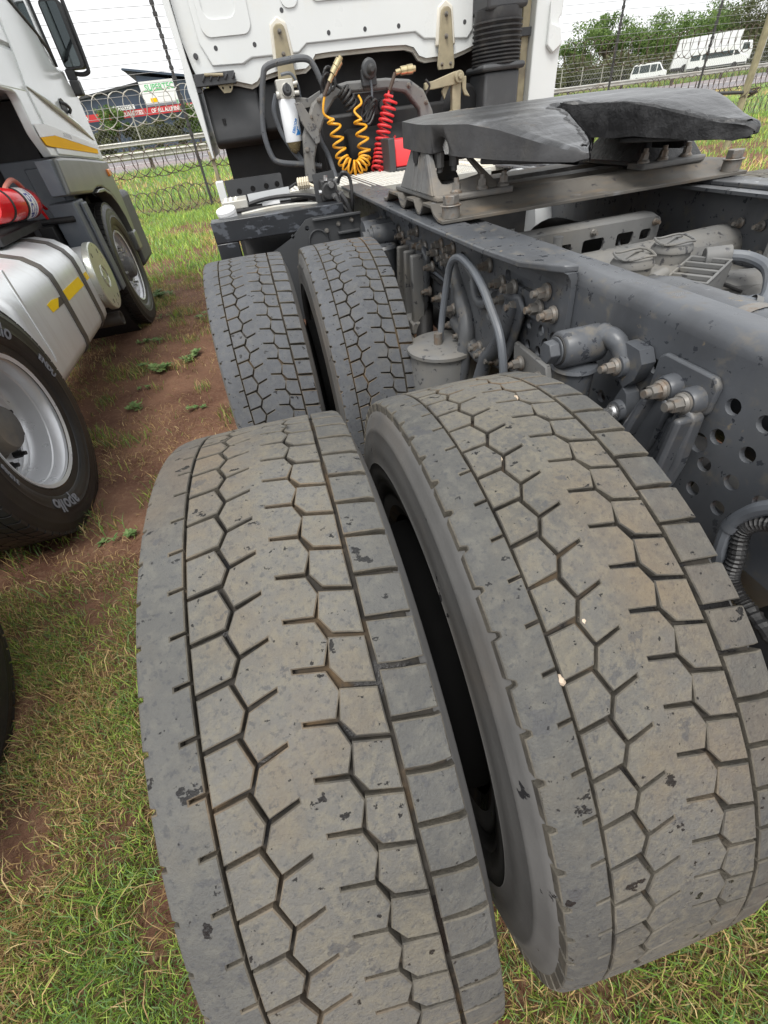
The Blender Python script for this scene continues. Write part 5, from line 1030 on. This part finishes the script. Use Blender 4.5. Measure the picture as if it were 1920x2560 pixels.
# ---- cab
side = [(1.55, 1.70), (2.167, 1.725), (2.215, 1.69), (2.232, 1.664), (2.228, 1.60), (2.226, 1.534), (2.243, 1.48), (2.335, 1.378), (2.95, 1.357), (3.77, 1.315), (4.0, 1.305), (4.06, 1.73), (3.95, 2.05), (3.75, 3.2), (1.55, 3.2)]
b = MB(); b.plate([(1.2, 1.55), (1.2, 3.45), (1.155, 3.87), (1.0, 4.02), (-1.0, 4.02), (-1.155, 3.87), (-1.2, 3.45), (-1.2, 1.55)], [], xyz, 1.93, 3.2)
b.plate([(1.2, 1.55), (1.2, 3.85), (1.14, 4.04), (1.0, 4.10), (-1.0, 4.10), (-1.14, 4.04), (-1.2, 3.85), (-1.2, 1.55)], [], xyz, 1.70, 1.93); cb = b.build('cab', 'door_white', L, bevel=.02, seg=3, sharp=45)
b = MB(); b.plate([(1.9, 1.705), (2.167, 1.7), (2.215, 1.69), (2.232, 1.664), (2.228, 1.60), (2.226, 1.534), (2.243, 1.48), (2.335, 1.378), (2.95, 1.357), (3.77, 1.315), (3.99, 1.305), (4.02, 1.72), (3.9, 1.74), (1.9, 1.74)], [], yzx, 1.14, 1.1985); b.build('cab_side', 'door_white', cb, bevel=.02, seg=3, sharp=45)
b = MB(); b.box((-1.1, 4.0, 1.0), (1.13, 4.09, 1.72)); b.build('cab_front', 'door_white', cb, bevel=.02)
b = MB(); dr = [(2.50, 1.385), (3.78, 1.325), (3.98, 1.74), (3.93, 1.80), (3.70, 1.90), (3.46, 1.94), (3.42, 2.085), (3.0, 2.20), (2.80, 2.28), (2.60, 2.04), (2.55, 1.88), (2.47, 1.74)]
b.plate(dr, [], yzx, 1.194, 1.207); door = b.build('door', 'door_white', L, bevel=.007, seg=3)
b = MB(); b.plate([(3.0, 2.215), (3.42, 2.10), (3.46, 2.09), (3.46, 2.9), (2.80, 2.9), (2.82, 2.29)], [], yzx, 1.198, 1.206); b.build('window', 'window_glass', door)
b = MB(); b.tube([(1.207, 2.82, 2.9), (1.207, 2.83, 2.285), (1.208, 3.0, 2.21), (1.208, 3.42, 2.095), (1.2, 3.62, 2.02), (1.165, 3.84, 1.95), (1.165, 3.84, 2.9)], .012, n=8); b.build('window_seal', 'dark_plastic', door)
b = MB(); b.plate([(2.56, 2.04), (2.80, 2.28), (2.82, 2.9), (2.56, 2.9)], [], yzx, 1.199, 1.204); b.build('rear_quarter', 'dark_plastic', cb)
b = MB(); b.tube([(1.212, 2.47, 1.74), (1.216, 2.9, 1.66), (1.218, 3.4, 1.56), (1.212, 3.86, 1.46)], [.004, .02, .02, .004], n=8); b.build('door_crease', 'door_white', door, sharp=None)
b = MB(); b.prism([(2.245, 1.480), (2.6, 1.490), (3.83, 1.392), (3.80, 1.362), (2.386, 1.430), (2.285, 1.44)], yzx, 1.2075, 1.2125); b.build('stripe', 'decal_yellow', cb)
b = MB(); b.prism([(2.232, 1.548), (2.5, 1.552), (3.86, 1.422), (3.84, 1.394), (2.6, 1.492), (2.242, 1.482)], yzx, 1.2075, 1.2115); wb = b.build('white_band', 'decal_white', cb)
lettering('band_lettering', '//////////', .05, lambda x, y, h: (1.2117+h, 2.95+x*1.6, 1.487+y*.8-.075*(x*1.6)), 'print_grey', wb, .0004, .0)
b = MB(); b.lathe([(0, 0), (0, .05), (.004, .055)], (1.2095, 3.25, 1.665), (1, 0, 0), 24); b.v = [Vector((p.x, 3.25+(p.y-3.25)*1.7, p.z)) for p in b.v]; hd = b.build('handle_recess', 'dark_plastic', door)
b = MB(); b.tube(smooth_path([(1.215, 3.17, 1.69), (1.24, 3.21, 1.68), (1.242, 3.29, 1.655), (1.215, 3.34, 1.635)], 5), .012, n=8); b.build('door_handle', 'dark_plastic', hd)
b = MB(); b.box((1.212, 3.26, 1.605), (1.22, 3.36, 1.63)); b.build('handle_trim', 'decal_white', hd, bevel=.004)
# mirror on its arm
b = MB(); b.plate(rrect(1.212, 1.93, 1.378, 2.335, .03, 4), [], xzy, 3.90, 4.0); mi = b.build('mirror_housing', 'dark_plastic', L, bevel=.012, seg=3)
b = MB(); b.plate(rrect(1.224, 1.945, 1.352, 2.322, .02, 4), [], xzy, 3.8955, 3.8995); b.build('mirror_glass', 'mirror_glass', mi)
b = MB(); b.tube(smooth_path([(1.20, 3.95, 1.93), (1.30, 3.95, 1.90), (1.37, 3.95, 1.905), (1.39, 3.95, 1.95), (1.395, 3.95, 2.2), (1.395, 3.95, 2.6)], 5), .016, n=8); b.box((1.20, 3.90, 1.87), (1.27, 3.97, 1.93)); b.build('mirror_arm', 'dark_plastic', mi)
b = MB(); b.box((1.20, 3.88, 1.765), (1.275, 4.0, 1.868)); b.build('kerb_mirror', 'dark_plastic', mi, bevel=.015, seg=3)
# ---- solid dark boxes in place of the shade under the cab, rails, battery box
b = MB(); b.box((-.9, 2.6, .85), (1.05, 3.4, 1.69)); b.box((-.9, 2.0, .85), (.6, 2.6, 1.69)); b.build('under_cab_shade', 'dark_part', L)
b = MB(); b.box((.38, -2.1, .80), (.42, 3.4, 1.08)); b.box((-.42, -2.1, .80), (-.38, 3.4, 1.08)); b.box((-.38, -.1, .6), (.38, .1, .95)); b.build('chassis_rail', 'frame_grey', L)
b = MB(); b.cyl((-1.0, 0, .51), (1.0, 0, .51), .08); b.cyl((-1.0, -1.338, .51), (1.0, -1.338, .51), .08); b.cyl((-1.0, 3.2545, .48), (1.0, 3.2545, .48), .05); b.build('axle', 'dark_part', L)
b = MB(); b.box((.55, 1.35, 1.015), (.99, 2.1, 1.06)); b.cyl((.80, 2.3, 1.03), (1.16, 2.3, 1.02), .02, n=12); b.box((.62, 1.40, 1.01), (.80, 2.2, 1.14)); b.box((.9, 2.25, .70), (1.0, 2.45, 1.0)); b.build('equipment_rack', 'dark_part', L, bevel=.006)
# ---- fire extinguisher lying in the rack
EXL = Matrix.Translation((LX, LY, 0)) @ Matrix.Rotation(LR, 4, 'Z'); ex0 = EXL @ Vector((1.0, 1.80, 1.178))
EX = thing('fire_extinguisher', 'red fire extinguisher lying in the rack behind the left truck cab', 'fire extinguisher', ex0, LR)
b = MB(); b.lathe([(-.42, 0), (-.42, .07), (-.40, .085), (.20, .085), (.245, .078), (.285, .055), (.305, .03), (.33, .026), (.33, 0)], (0, 0, 0), (0, 1, -.06), 36); bd = b.build('cylinder', 'extinguisher_red', EX, sharp=50)
def cw(r_): return lambda x, y, h: ((r_+h)*math.cos(x/r_), y, (r_+h)*math.sin(x/r_)-.06*y)
b = MB(); v = []; f = []; na, fnw = 24, cw(.0855)
for i in range(na+1):
    for yy in (-.02, .135): v.append(fnw(-.16+.30*i/na-.0, yy, .0))
f = [(2*i, 2*i+1, 2*i+3, 2*i+2) for i in range(na)]; b.add(v, f); lb = b.build('label', 'decal_white', bd, sharp=None, fix=False)
lettering('label_print', 'DCP', .075, lambda x, y, h: cw(.086)(-.02-x, .035-y*-1, h), 'print_navy', lb, .0003, .002)
lettering('label_print', 'FIRE EXTINGUISHER', .022, lambda x, y, h: cw(.086)(-.02-x, .10+y, h), 'print_navy', lb, .0003, .0005)
b = MB(); b.box((-.02, .32, -.04), (.02, .37, .0)); b.prism([(.36, .0), (.37, .012), (.52, -.075), (.515, -.085)], yzx, -.012, .012); b.prism([(.36, -.025), (.37, -.02), (.45, -.13), (.44, -.135)], yzx, -.01, .01); b.build('handle', 'extinguisher_red', EX, bevel=.004)
b = MB(); b.tube(smooth_path([(.0, .335, .005), (.0, .30, .035), (.01, .22, .085), (.02, .10, .115), (.02, -.05, .09), (.02, -.14, .05), (.01, -.2, .0)], 7), .0135, n=10); b.build('hose', 'hose_pink', EX, sharp=None)
b = MB(); b.cyl((0, .33, .01), (0, .30, .035), .014, n=12); b.build('hose_ferrule', 'decal_white', EX)
b = MB(); b.cyl((.02, .325, -.015), (.03, .325, -.015), .016, n=18); b.build('gauge', 'decal_white', EX)
b = MB(); b.box((.015, .315, -.075), (.018, .35, -.04)); b.build('seal_tag', 'reflector_yellow', EX)
for y_ in (-.05, -.28): b = MB(); b.lathe([(y_, .0862), (y_, .089), (y_+.028, .089), (y_+.028, .0862)], (0, 0, 0), (0, 1, -.06), 36, closed=True); b.build('strap_bracket', 'dark_part', EX)
# ================================================================== weeds on the worn track
def weed(loc, n, r, label, seed):
    R_ = random.Random(seed); b = MB(); tint = []
    hubs = [(R_.gauss(0, .45)*r, R_.gauss(0, .45)*r, R_.uniform(0, .3)*r) for _ in range(max(3, n//6))]
    for k in range(n*3):
        a = R_.uniform(0, 2*PI); ln = r*R_.uniform(.22, .5); wd = ln*R_.uniform(.22, .42); el = R_.uniform(.05, .9); o = Vector(R_.choice(hubs))+Vector((R_.uniform(-.1, .1)*r, R_.uniform(-.1, .1)*r, .004))
        d = Vector((math.cos(a), math.sin(a), 0)); s_ = Vector((-math.sin(a), math.cos(a), 0)); pts = []
        for t, w_ in ((0, .15), (.35, .9), (.7, 1.), (1., .05)):
            c = o+d*ln*t*math.cos(el*(1-.5*t))+Vector((0, 0, ln*math.sin(el)*t*(1-.45*t))); pts += [c-s_*wd*w_*.5, c+s_*wd*w_*.5]
        b.add(pts, [(0, 1, 3, 2), (2, 3, 5, 4), (4, 5, 7, 6)]); tint += [R_.random()]*8
    me = b.mesh('weed', None, fix=False); at = me.attributes.new('tint', 'FLOAT', 'POINT'); at.data.foreach_set('value', tint); me.shade_smooth()
    o = link('weed_plant', me, 'leaf_weed'); o.location = (loc[0], loc[1], float(hgt(loc[0], loc[1]))); tag(o, label, 'weed', 'weeds on the soil track')
for i, (loc, n_, r_, lb) in enumerate([
    ((-2.177, 2.673), 34, .085, 'spiky grey-green weed beside the left truck fuel tank, nearest of the larger ones'),
    ((-2.061, 3.32), 46, .13, 'large leafy weed clump in the middle of the soil track'),
    ((-2.126, 2.995), 20, .06, 'small weed between the two larger clumps on the soil track'),
    ((-1.809, 3.495), 40, .11, 'bright green weed clump beside the front drive axle tyre'),
    ((-2.237, 4.072), 28, .10, 'weed clump near the round silver housing of the left truck'),
    ((-2.236, 4.777), 18, .07, 'small low weed near the left truck front wheel'),
    ((-1.707, 2.458), 22, .07, 'pale ragged weed just behind the worn dual tyres'),
    ((-1.996, 1.254), 30, .07, 'star-shaped green weed at the edge of the near grass'),
    ((-2.36, 5.75), 60, .16, 'thick leafy weed in front of the left truck front wheel'),
    ((-1.783, 4.506), 26, .1, 'low weed at the far end of the soil track')]): weed(loc, n_, r_, lb, 50+i)
# stones caught in the tread
for i, (u, a, rad_, xw, lb) in enumerate([(-.0866, -36.5, .0042, -.7408, 'pale pebble wedged in the left groove of the inner rear tyre'), (.0420, 6.0, .0042, -.7408, 'reddish pebble wedged high in the right groove of the inner rear tyre'), (-.0435, -31.2, .0035, -.7408, 'small white pebble wedged beside the middle rib of the inner rear tyre'), (-.0455, -8.0, .0034, -.7408, 'tiny orange pebble wedged near the top of the inner rear tyre')]):
    b = MB(); b.ball((0, 0, 0), rad_, 1, 1.5, .9, 8, 6); b.v = [p*random.uniform(.8, 1.2) for p in b.v]; o = b.build('pebble', 'stone_chip', None); q = tpos(u, a, -.0035); o.location = (xw+q[0], q[1], .51+q[2]); tag(o, lb, 'pebble')

# ================================================================== boundary fence
fy = lambda x: 14.6+.12*(x+2)
FE = thing('wire_fence', 'tall black pole fence with razor coils and electric wires across the yard end', 'fence', (-2, 14.6, 0))
def FP(x, z, dy=0): return Vector((x+2, fy(x)-14.6+dy, z))
for x in (-10.6, -6.3, -2.05, 2.2, 6.4, 10.72, 14.5, 18.7):
    b = MB(); b.cyl(FP(x, 0), FP(x, 4.2), .032, n=8)
    z = 1.5
    while z < 4.1: b.cyl(FP(x, z-.03), FP(x, z+.03), .05, n=8); z += .165
    b.build('post', 'pole_black', FE)
for k in range(14):
    z = 1.95+.165*k; b = MB(); pts = []
    for x in np.arange(-10.6, 18.8, .8): pts.append(FP(x, z-.012*math.sin(PI*(((x+10.6) % 4.2)/4.2)), -.05))
    b.tube(pts, .0045, n=4); b.build('wire', 'wire_grey', FE, sharp=None)
b = MB()
for (a0, a1) in ((-5.6, -.6), (9.5, 18.6)):
    for s_ in (-1, 1):
        x = a0-1.9
        while x < a1+1.9:
            p0, p1 = (x, 0.0), (x+s_*1.75, 1.75)
            if a0 <= p0[0] <= a1 or a0 <= p1[0] <= a1: b.tube([FP(*p0), FP(*p1)], .0018, n=3, caps=False)
            x += .10
b.build('chain_link', 'wire_grey', FE, sharp=None, fix=False)['kind'] = 'stuff'
for zc, r_, pit in ((2.07, .30, .30), (1.08, .27, .27), (.27, .26, .24)):
    for (a0, a1) in ((-6.2, .4), (9.0, 18.6)):
        n_ = int((a1-a0)/pit*18); pts = []; rr = []
        for i in range(n_):
            a = 2*PI*i/18; x = a0+pit*i/18; wv = 1+.10*math.sin(i*.05+zc*3)+.05*math.sin(i*.21); pts.append(FP(x+.05*math.sin(i*.037)+r_*wv*math.cos(a), zc+.02*math.sin(i*.03)+r_*wv*math.sin(a), .06*math.cos(a))); rr.append(.0075 if i % 3 else .014)
        b = MB(); b.tube(pts, rr, n=4); b.build('razor_coil', 'rust_wire' if zc < 2 or a0 > 0 else 'galvanised', FE, sharp=None)
# leaning wooden corner post with bar
WP = thing('wooden_post', 'weathered wooden fence post with horizontal bar and tangled wire at the right', 'post', (9.85, 10.1, 0))
b = MB(); b.tube([(0, 0, -.1), (.01, 0, 1.2), (0, 0, 2.6)], [.075, .07, .066], n=14); b.build('post', 'wood_post', WP, sharp=50)
b = MB(); b.cyl((.13, .05, 0), (.14, .05, 2.6), .02, n=8); b.build('white_pipe', 'van_white', WP)
b = MB(); b.cyl((-1.1, 0, 1.04), (.3, 0, .95), .03, n=10); b.build('bar', 'pole_black', WP)
b = MB()
for k in range(7): b.tube([(.06+.12*math.cos(a+k)+.03*k, .08*math.sin(2*a), .95+.07*math.sin(a*1.3+k)) for a in np.linspace(0, 5, 20)], .008, n=4)
b.build('wire_tangle', 'rust_wire', WP, sharp=None)
# ================================================================== crash barriers
def barrier(nm, lb, x0, x1, yf, zf, hh, sp, ph, base):
    B = thing(nm, lb, 'barrier', (x0, yf(x0), base(x0)), 0, None); O = Vector((x0, yf(x0), base(x0)))
    prof = [(0, hh), (-.06, hh*.93), (-.08, hh*.8), (-.02, hh*.6), (-.02, hh*.4), (-.08, hh*.2), (-.06, hh*.07), (0, 0)]
    xs_ = np.arange(x0, x1+.1, 2.0); b = MB(); v = []; f = []
    for x in xs_:
        for dy, dz in prof: v.append(Vector((x, yf(x)+dy, zf(x)-hh+dz))-O)
    m_ = len(prof)
    for i in range(len(xs_)-1):
        for j in range(m_-1): f.append((i*m_+j, (i+1)*m_+j, (i+1)*m_+j+1, i*m_+j+1))
    b.add(v, f); o = b.build('beam', 'galvanised', B, sharp=20); so = o.modifiers.new('t', 'SOLIDIFY'); so.thickness = .012
    x = ph
    while x < x1:
        if x > x0: b = MB(); b.box(tuple(Vector((x-.06, yf(x)+.01, base(x)-.2))-O), tuple(Vector((x+.06, yf(x)+.16, zf(x)-.02))-O)); b.build('post', 'rust_wire', B)
        x += sp
barrier('crash_barrier', 'near galvanised crash barrier on brown posts beyond the fence at left', -24, 4, lambda x: 22.9+.1*x, lambda x: 1.275-.004*(x+4), .23, 1.75, -14.87, lambda x: .5)
barrier('crash_barrier', 'far long crash barrier across the road', -40, 70, lambda x: 34.4+.02*x, lambda x: 1.69-.0052*(x+6), .24, 4.0, -39, lambda x: .95)
# ================================================================== vehicles beyond the road
def wheelpair(parent, xs_, y0, y1, r):
    for x in xs_:
        b = MB(); b.cyl((x, y0-.02, r), (x, y0+.25, r), r, n=18); b.build('wheel', 'new_rubber', parent)
def vehicle(nm, lb, cat, loc, prof, depth, wins, wheels, r=.34, scl=1., rz=0.):
    V0 = thing(nm, lb, cat, loc, rz); V0.scale = (scl, scl, scl); b = MB(); b.plate(prof, [], xzy, 0, depth); b.build('body', 'van_white', V0, bevel=.07, seg=3, sharp=50)
    for w_ in wins: b = MB(); b.plate(w_, [], xzy, -.015, .005); b.build('window', 'window_glass', V0)
    wheelpair(V0, wheels, 0, depth, r); b = MB(); b.box((prof[0][0]+.1, .01, .25), (max(p_[0] for p_ in prof)-.1, depth-.01, .45)); b.build('underbody', 'dark_part', V0)
    b = MB(); b.box((prof[0][0]+.05, -.02, .45), (max(p_[0] for p_ in prof)-.1, 0.0, .62)); b.build('side_trim', 'dark_plastic', V0)
    return V0
vehicle('minibus', 'small white minibus beyond the far crash barrier', 'minibus', (55.6, 75.1, 1.12), [(0, .35), (0, 1.1), (.25, 1.95), (.5, 2.06), (3.6, 2.06), (4.25, 1.25), (4.75, 1.05), (4.8, .35)], 1.9, [[(.15, 1.12), (.32, 1.85), (1.0, 1.88), (1.0, 1.12)], [(1.12, 1.12), (1.12, 1.9), (2.4, 1.9), (2.4, 1.12)], [(2.52, 1.12), (2.52, 1.9), (3.3, 1.88), (3.3, 1.12)], [(3.42, 1.12), (3.42, 1.88), (3.62, 1.85), (4.1, 1.2)]], (.9, 3.9), .34, .96, -.61)
vehicle('passenger_van', 'long white passenger van with dark side windows beyond the crash barrier', 'van', (64.7, 75.1, 1.45), [(0, .35), (0, 2.2), (.3, 2.62), (6.2, 2.62), (7.2, 1.6), (8.1, 1.3), (8.2, .35)], 2.0, [[(.3, 1.45), (.3, 2.05), (1.6, 2.1), (1.6, 1.45)], [(1.9, 1.45), (1.9, 2.1), (6.0, 2.1), (6.0, 1.5)], [(6.2, 1.5), (6.2, 2.1), (6.5, 2.05), (7.0, 1.55)]], (1.5, 6.6), .38, .9, -.61)
vehicle('box_truck', 'tall white box truck behind the passenger van', 'truck', (66.1, 80, 1.75), [(0, .8), (.5, 3.85), (9.0, 3.95), (9.0, 2.75), (9.6, 2.7), (10.6, 2.6), (10.9, 1.6), (10.9, .5), (0, .5)], 2.4, [[(9.5, 1.7), (9.5, 2.45), (10.3, 2.4), (10.5, 1.7)]], (2.0, 8.6), .48, .93, -.61)
vehicle('white_car', 'white car half hidden behind the tractor cab', 'car', (25.2, 50, .72), [(0, .3), (0, .9), (.6, 1.0), (1.2, 1.45), (2.7, 1.45), (3.4, 1.0), (4.2, .9), (4.3, .3)], 1.7, [[(.9, .98), (1.3, 1.38), (1.9, 1.38), (1.9, .98)], [(2.0, .98), (2.0, 1.38), (2.65, 1.38), (3.2, .98)]], (.8, 3.4), .31)
# ---- far mesh fence
FF = thing('mesh_fence', 'pale mesh fence on steel posts beyond the parked vehicles', 'fence', (26, 86, 1.2))
for k in range(24):
    b = MB(); b.cyl((k*3.6, 0, 0), (k*3.6, 0, 2.75), .07, n=6); b.build('post', 'galvanised', FF)
for z in (.6, 1.2, 1.8, 2.3, 2.7): b = MB(); b.cyl((0, 0, z), (82, 0, z), .028, n=4); b.build('rail', 'wire_grey', FF)
# ================================================================== trees and bushes
def leaf_cloud(centres, radii, n, size, R_):
    n_c = len(centres); idx = R_.integers(0, n_c, n); c = np.array(centres)[idx]; r = np.array(radii)[idx][:, None]
    d = R_.normal(size=(n, 3)); d /= np.linalg.norm(d, axis=1)[:, None]; rad_ = R_.random((n, 1))**.45
    P = c+d*r*rad_*np.array([1, 1, .75])
    a = R_.normal(size=(n, 3)); a /= np.linalg.norm(a, axis=1)[:, None]; b_ = np.cross(a, R_.normal(size=(n, 3))); b_ /= np.linalg.norm(b_, axis=1)[:, None]
    s = size*R_.uniform(.6, 1.3, (n, 1)); V = np.stack([P-a*s*.5, P+b_*s*.28, P+a*s*.5, P-b_*s*.28], 1)
    return V.reshape(-1, 3), np.arange(n*4).reshape(n, 4), np.repeat(np.clip(.25+.5*idx/n_c*0+R_.normal(.3, .25, n)+.25*(R_.random(n_c)[idx]-.5), 0, 1), 4)
def tree(nm, lb, cat, loc, h, cr, seed, mat='leaf_green', n=2400, size=.3, trunk=True, group=None, squash=.8, ncl=26, airy=1.):
    R_ = np.random.default_rng(seed); Tt = thing(nm, lb, cat, loc, 0, group); cz = h-cr*squash
    cen, rr = [], []
    for k in range(ncl):
        d = R_.normal(size=3); d /= np.linalg.norm(d); q = R_.random()**.4*cr*.78; cen.append((d[0]*q, d[1]*q, max(cr*.15, cz+d[2]*q*squash))); rr.append(cr*R_.uniform(.18, .36)*airy)
    V, F, ti = leaf_cloud(cen, rr, n, size, R_); me = bpy.data.meshes.new('crown'); me.from_pydata(V.tolist(), [], F.tolist()); at = me.attributes.new('tint', 'FLOAT', 'POINT'); at.data.foreach_set('value', ti.astype(np.float32)); link('crown', me, mat, Tt)
    b = MB()
    if trunk: b.tube([(0, 0, 0), (.05*h*.1, 0, h*.3), (0, .03*h, cz)], [h*.03, h*.022, h*.012], n=8)
    for k in range(0, ncl, 2): b.tube([(0, 0, max(.05, cz*.45)), (cen[k][0]*.5, cen[k][1]*.5, cz*.55+cen[k][2]*.35), cen[k]], [h*.012, h*.008, h*.003], n=5)
    b.build('trunk', 'bark', Tt)
K = 1.297
def far_t(x60, top60, y=78): s_ = (y+.47)/60.47; return (-1.01+(x60+1.01)*s_, y), 1.36+(top60-1.36)*s_
for i, (x6, tp, r_, lb, mt, ny) in enumerate([
    (37.6, 6.6, 2.8, 'thin wispy tree closest to the cab among the trees at right', 'leaf_green', 1500), (40.6, 7.2, 3.0, 'tall feathery tree left of the leftmost fence pole at right', 'leaf_green', 2200),
    (43.6, 5.9, 3.6, 'dark rounded tree behind the white minibus', 'leaf_green', 3000), (47.6, 6.2, 3.8, 'broad green tree between minibus and passenger van', 'leaf_green', 3000),
    (51.2, 6.5, 3.9, 'full green tree above the back of the box truck', 'leaf_green', 3000), (54.6, 6.7, 4.0, 'light green tree above the passenger van', 'leaf_green', 3000),
    (58.2, 7.3, 4.6, 'large dark tree at the right edge of the picture', 'leaf_olive', 3600), (62.5, 7.6, 5.0, 'dark tree outermost at right behind the others', 'leaf_olive', 3200)]):
    (x, y), tp2 = far_t(x6, tp, 98+(i % 3)*2); zb = float(hgt(x, y)); tree('far_tree', lb, 'tree', (x, y, zb), tp2-zb+(1.5 if i > 1 else .5), r_*1.75, 200+i, mt, int(ny*3.0), .36, group='trees beyond the road at right', airy=.9 if ny < 2500 else 1.2, ncl=34)
for i, x6 in enumerate((34.5, 37.2, 40, 43.2, 47.5, 51.5, 56, 61)):
    (x, y), tp2 = far_t(x6, 3.6+.4*(i % 2), 90); zb = float(hgt(x, y)); tree('roadside_bush', ['low olive bush nearest the cab behind the mesh fence', 'olive bush right of the nearest one behind the mesh fence', 'bush behind the tail of the minibus', 'bush behind the nose of the minibus', 'bush behind the box truck tail', 'bush behind the middle of the passenger van', 'bush behind the nose of the passenger van', 'outermost bush at right behind the mesh fence'][i], 'bush', (x, y, zb), tp2-zb, 3.9, 300+i, 'leaf_olive', 8000, .34, False, 'bushes behind the mesh fence', .62, 26, 1.35)
for i, (x8, tp, lb, mt) in enumerate([(-17.6, 4.2, 'leftmost brownish bush beside the left truck cab', 'leaf_olive'), (-15.3, 5.9, 'tallest pine-like bush in front of the navy building', 'leaf_green'), (-13.0, 4.4, 'rounded olive bush below the small phone sign', 'leaf_olive'), (-10.6, 4.6, 'wide olive bush under the green lettered sign', 'leaf_olive'), (-7.9, 4.5, 'olive bush left of the fence pole below the red banner', 'leaf_olive'), (-5.6, 5.4, 'dark bush right of the fence pole beside the white cab', 'leaf_green'), (-3.0, 4.8, 'bush hidden partly by the white cab edge', 'leaf_olive')]):
    s_ = 62.47/80.47; x, y = -1.01+(x8+1.01)*s_, 62-1.5*(i % 2); tp2 = 1.36+(tp-1.36)*s_; zb = float(hgt(x, y)); tree('roadside_bush', lb, 'bush', (x, y, zb), tp2-zb, 1.7, 400+i, mt, 2600, .22, i == 1, 'bushes in front of the navy building', .85, 22)
# ================================================================== navy building with signs
BD = thing('warehouse', 'dark navy metal warehouse with slanted roofs at the far left', 'building', (-11, 80, 1))
def bx(nm, poly, y0, y1, mat, parent=BD): b = MB(); b.plate([(x+11, z-1) for x, z in poly], [], xzy, y0-80, y1-80); return b.build(nm, mat, parent)
wa = bx('wall', [(-27, .9), (-27, 5.6), (-11.0, 7.2), (-11.0, .9)], 80.5, 110, 'navy_sheet')
wb_ = bx('wall', [(-11.0, .9), (-11.0, 7.9), (3, 5.9), (3, .9)], 79.5, 109, 'navy_sheet')
bx('roof', [(-27, 5.6), (-27, 5.85), (-11.05, 7.42), (-11.05, 7.2)], 80.1, 110, 'dark_plastic'); bx('roof', [(-12.3, 8.45), (-12.2, 8.62), (3.4, 6.2), (3.4, 5.95)], 79.1, 109, 'navy_sheet'); bx('roof_strut', [(-12.2, 8.45), (-11.0, 7.3), (-11.0, 8.0), (-11.6, 8.4)], 79.45, 79.9, 'dark_plastic')
SB = thing('sign_board', 'white sign board with green lettering on the navy building', 'sign', (-8.87, 79.3, 5.0))
b = MB(); b.box((-2.05, 0, .05), (2.05, .12, 2.32)); b.build('board', 'decal_white', SB)
lettering('sign_lettering', 'SUPERTEC', .78, lambda x, y, h: (x*.98+.25, -.01-h, 1.72+y), 'print_green', SB, .01, .012)
b = MB(); b.box((-1.75, -.012, 1.42), (1.0, -.002, 1.5)); b.box((1.75, -.012, .1), (1.98, -.002, .42)); b.build('sign_bar', 'print_green', SB)
b = MB(); b.box((-1.25, -.012, .42), (-.45, -.002, .80)); b.build('sign_picture', 'decal_yellow', SB)
b = MB(); b.box((-2.0, -.008, .06), (1.7, -.002, .28)); b.box((-.3, -.008, .85), (1.2, -.002, .88)); b.build('sign_strip', 'print_grey', SB)
RB = thing('red_banner', 'long red banner with white lettering below the sign board', 'sign', (-11, 79.0, 4.3))
b = MB(); b.box((-8.6, 0, 0), (9.0, .06, .68)); b.build('banner', 'print_red', RB)
for tx, xx in (('ALL ALUMINIUM EXTRUSIONS', 4.4), ('OF', .85), ('QUANTITIES', -1.75), ('A', -4.35), ('CA', -7.4)): lettering('banner_lettering', tx, .55, lambda x, y, h, xx=xx: (xx+x*.82, -.01-h, .34+y), 'decal_white', RB, .006, .012)
PS = thing('phone_sign', 'small white sign with phone number above the red banner', 'sign', (-13.5, 78.6, 5.0))
b = MB(); b.box((-1.3, 0, .02), (1.3, .05, .42)); b.build('board', 'decal_white', PS)
lettering('sign_lettering', '393 2213', .42, lambda x, y, h: (.25+x, -.01-h, .22+y), 'dark_plastic', PS, .005, .006)
LP = thing('lamp_post', 'thin pale post in front of the bushes at left', 'post', (-7.0, 39.5, .9)); b = MB(); b.tube([(0, 0, 0), (-.02, 0, 1.2), (0, 0, 2.3)], [.05, .04, .035], n=6); b.build('pole', 'galvanised', LP)
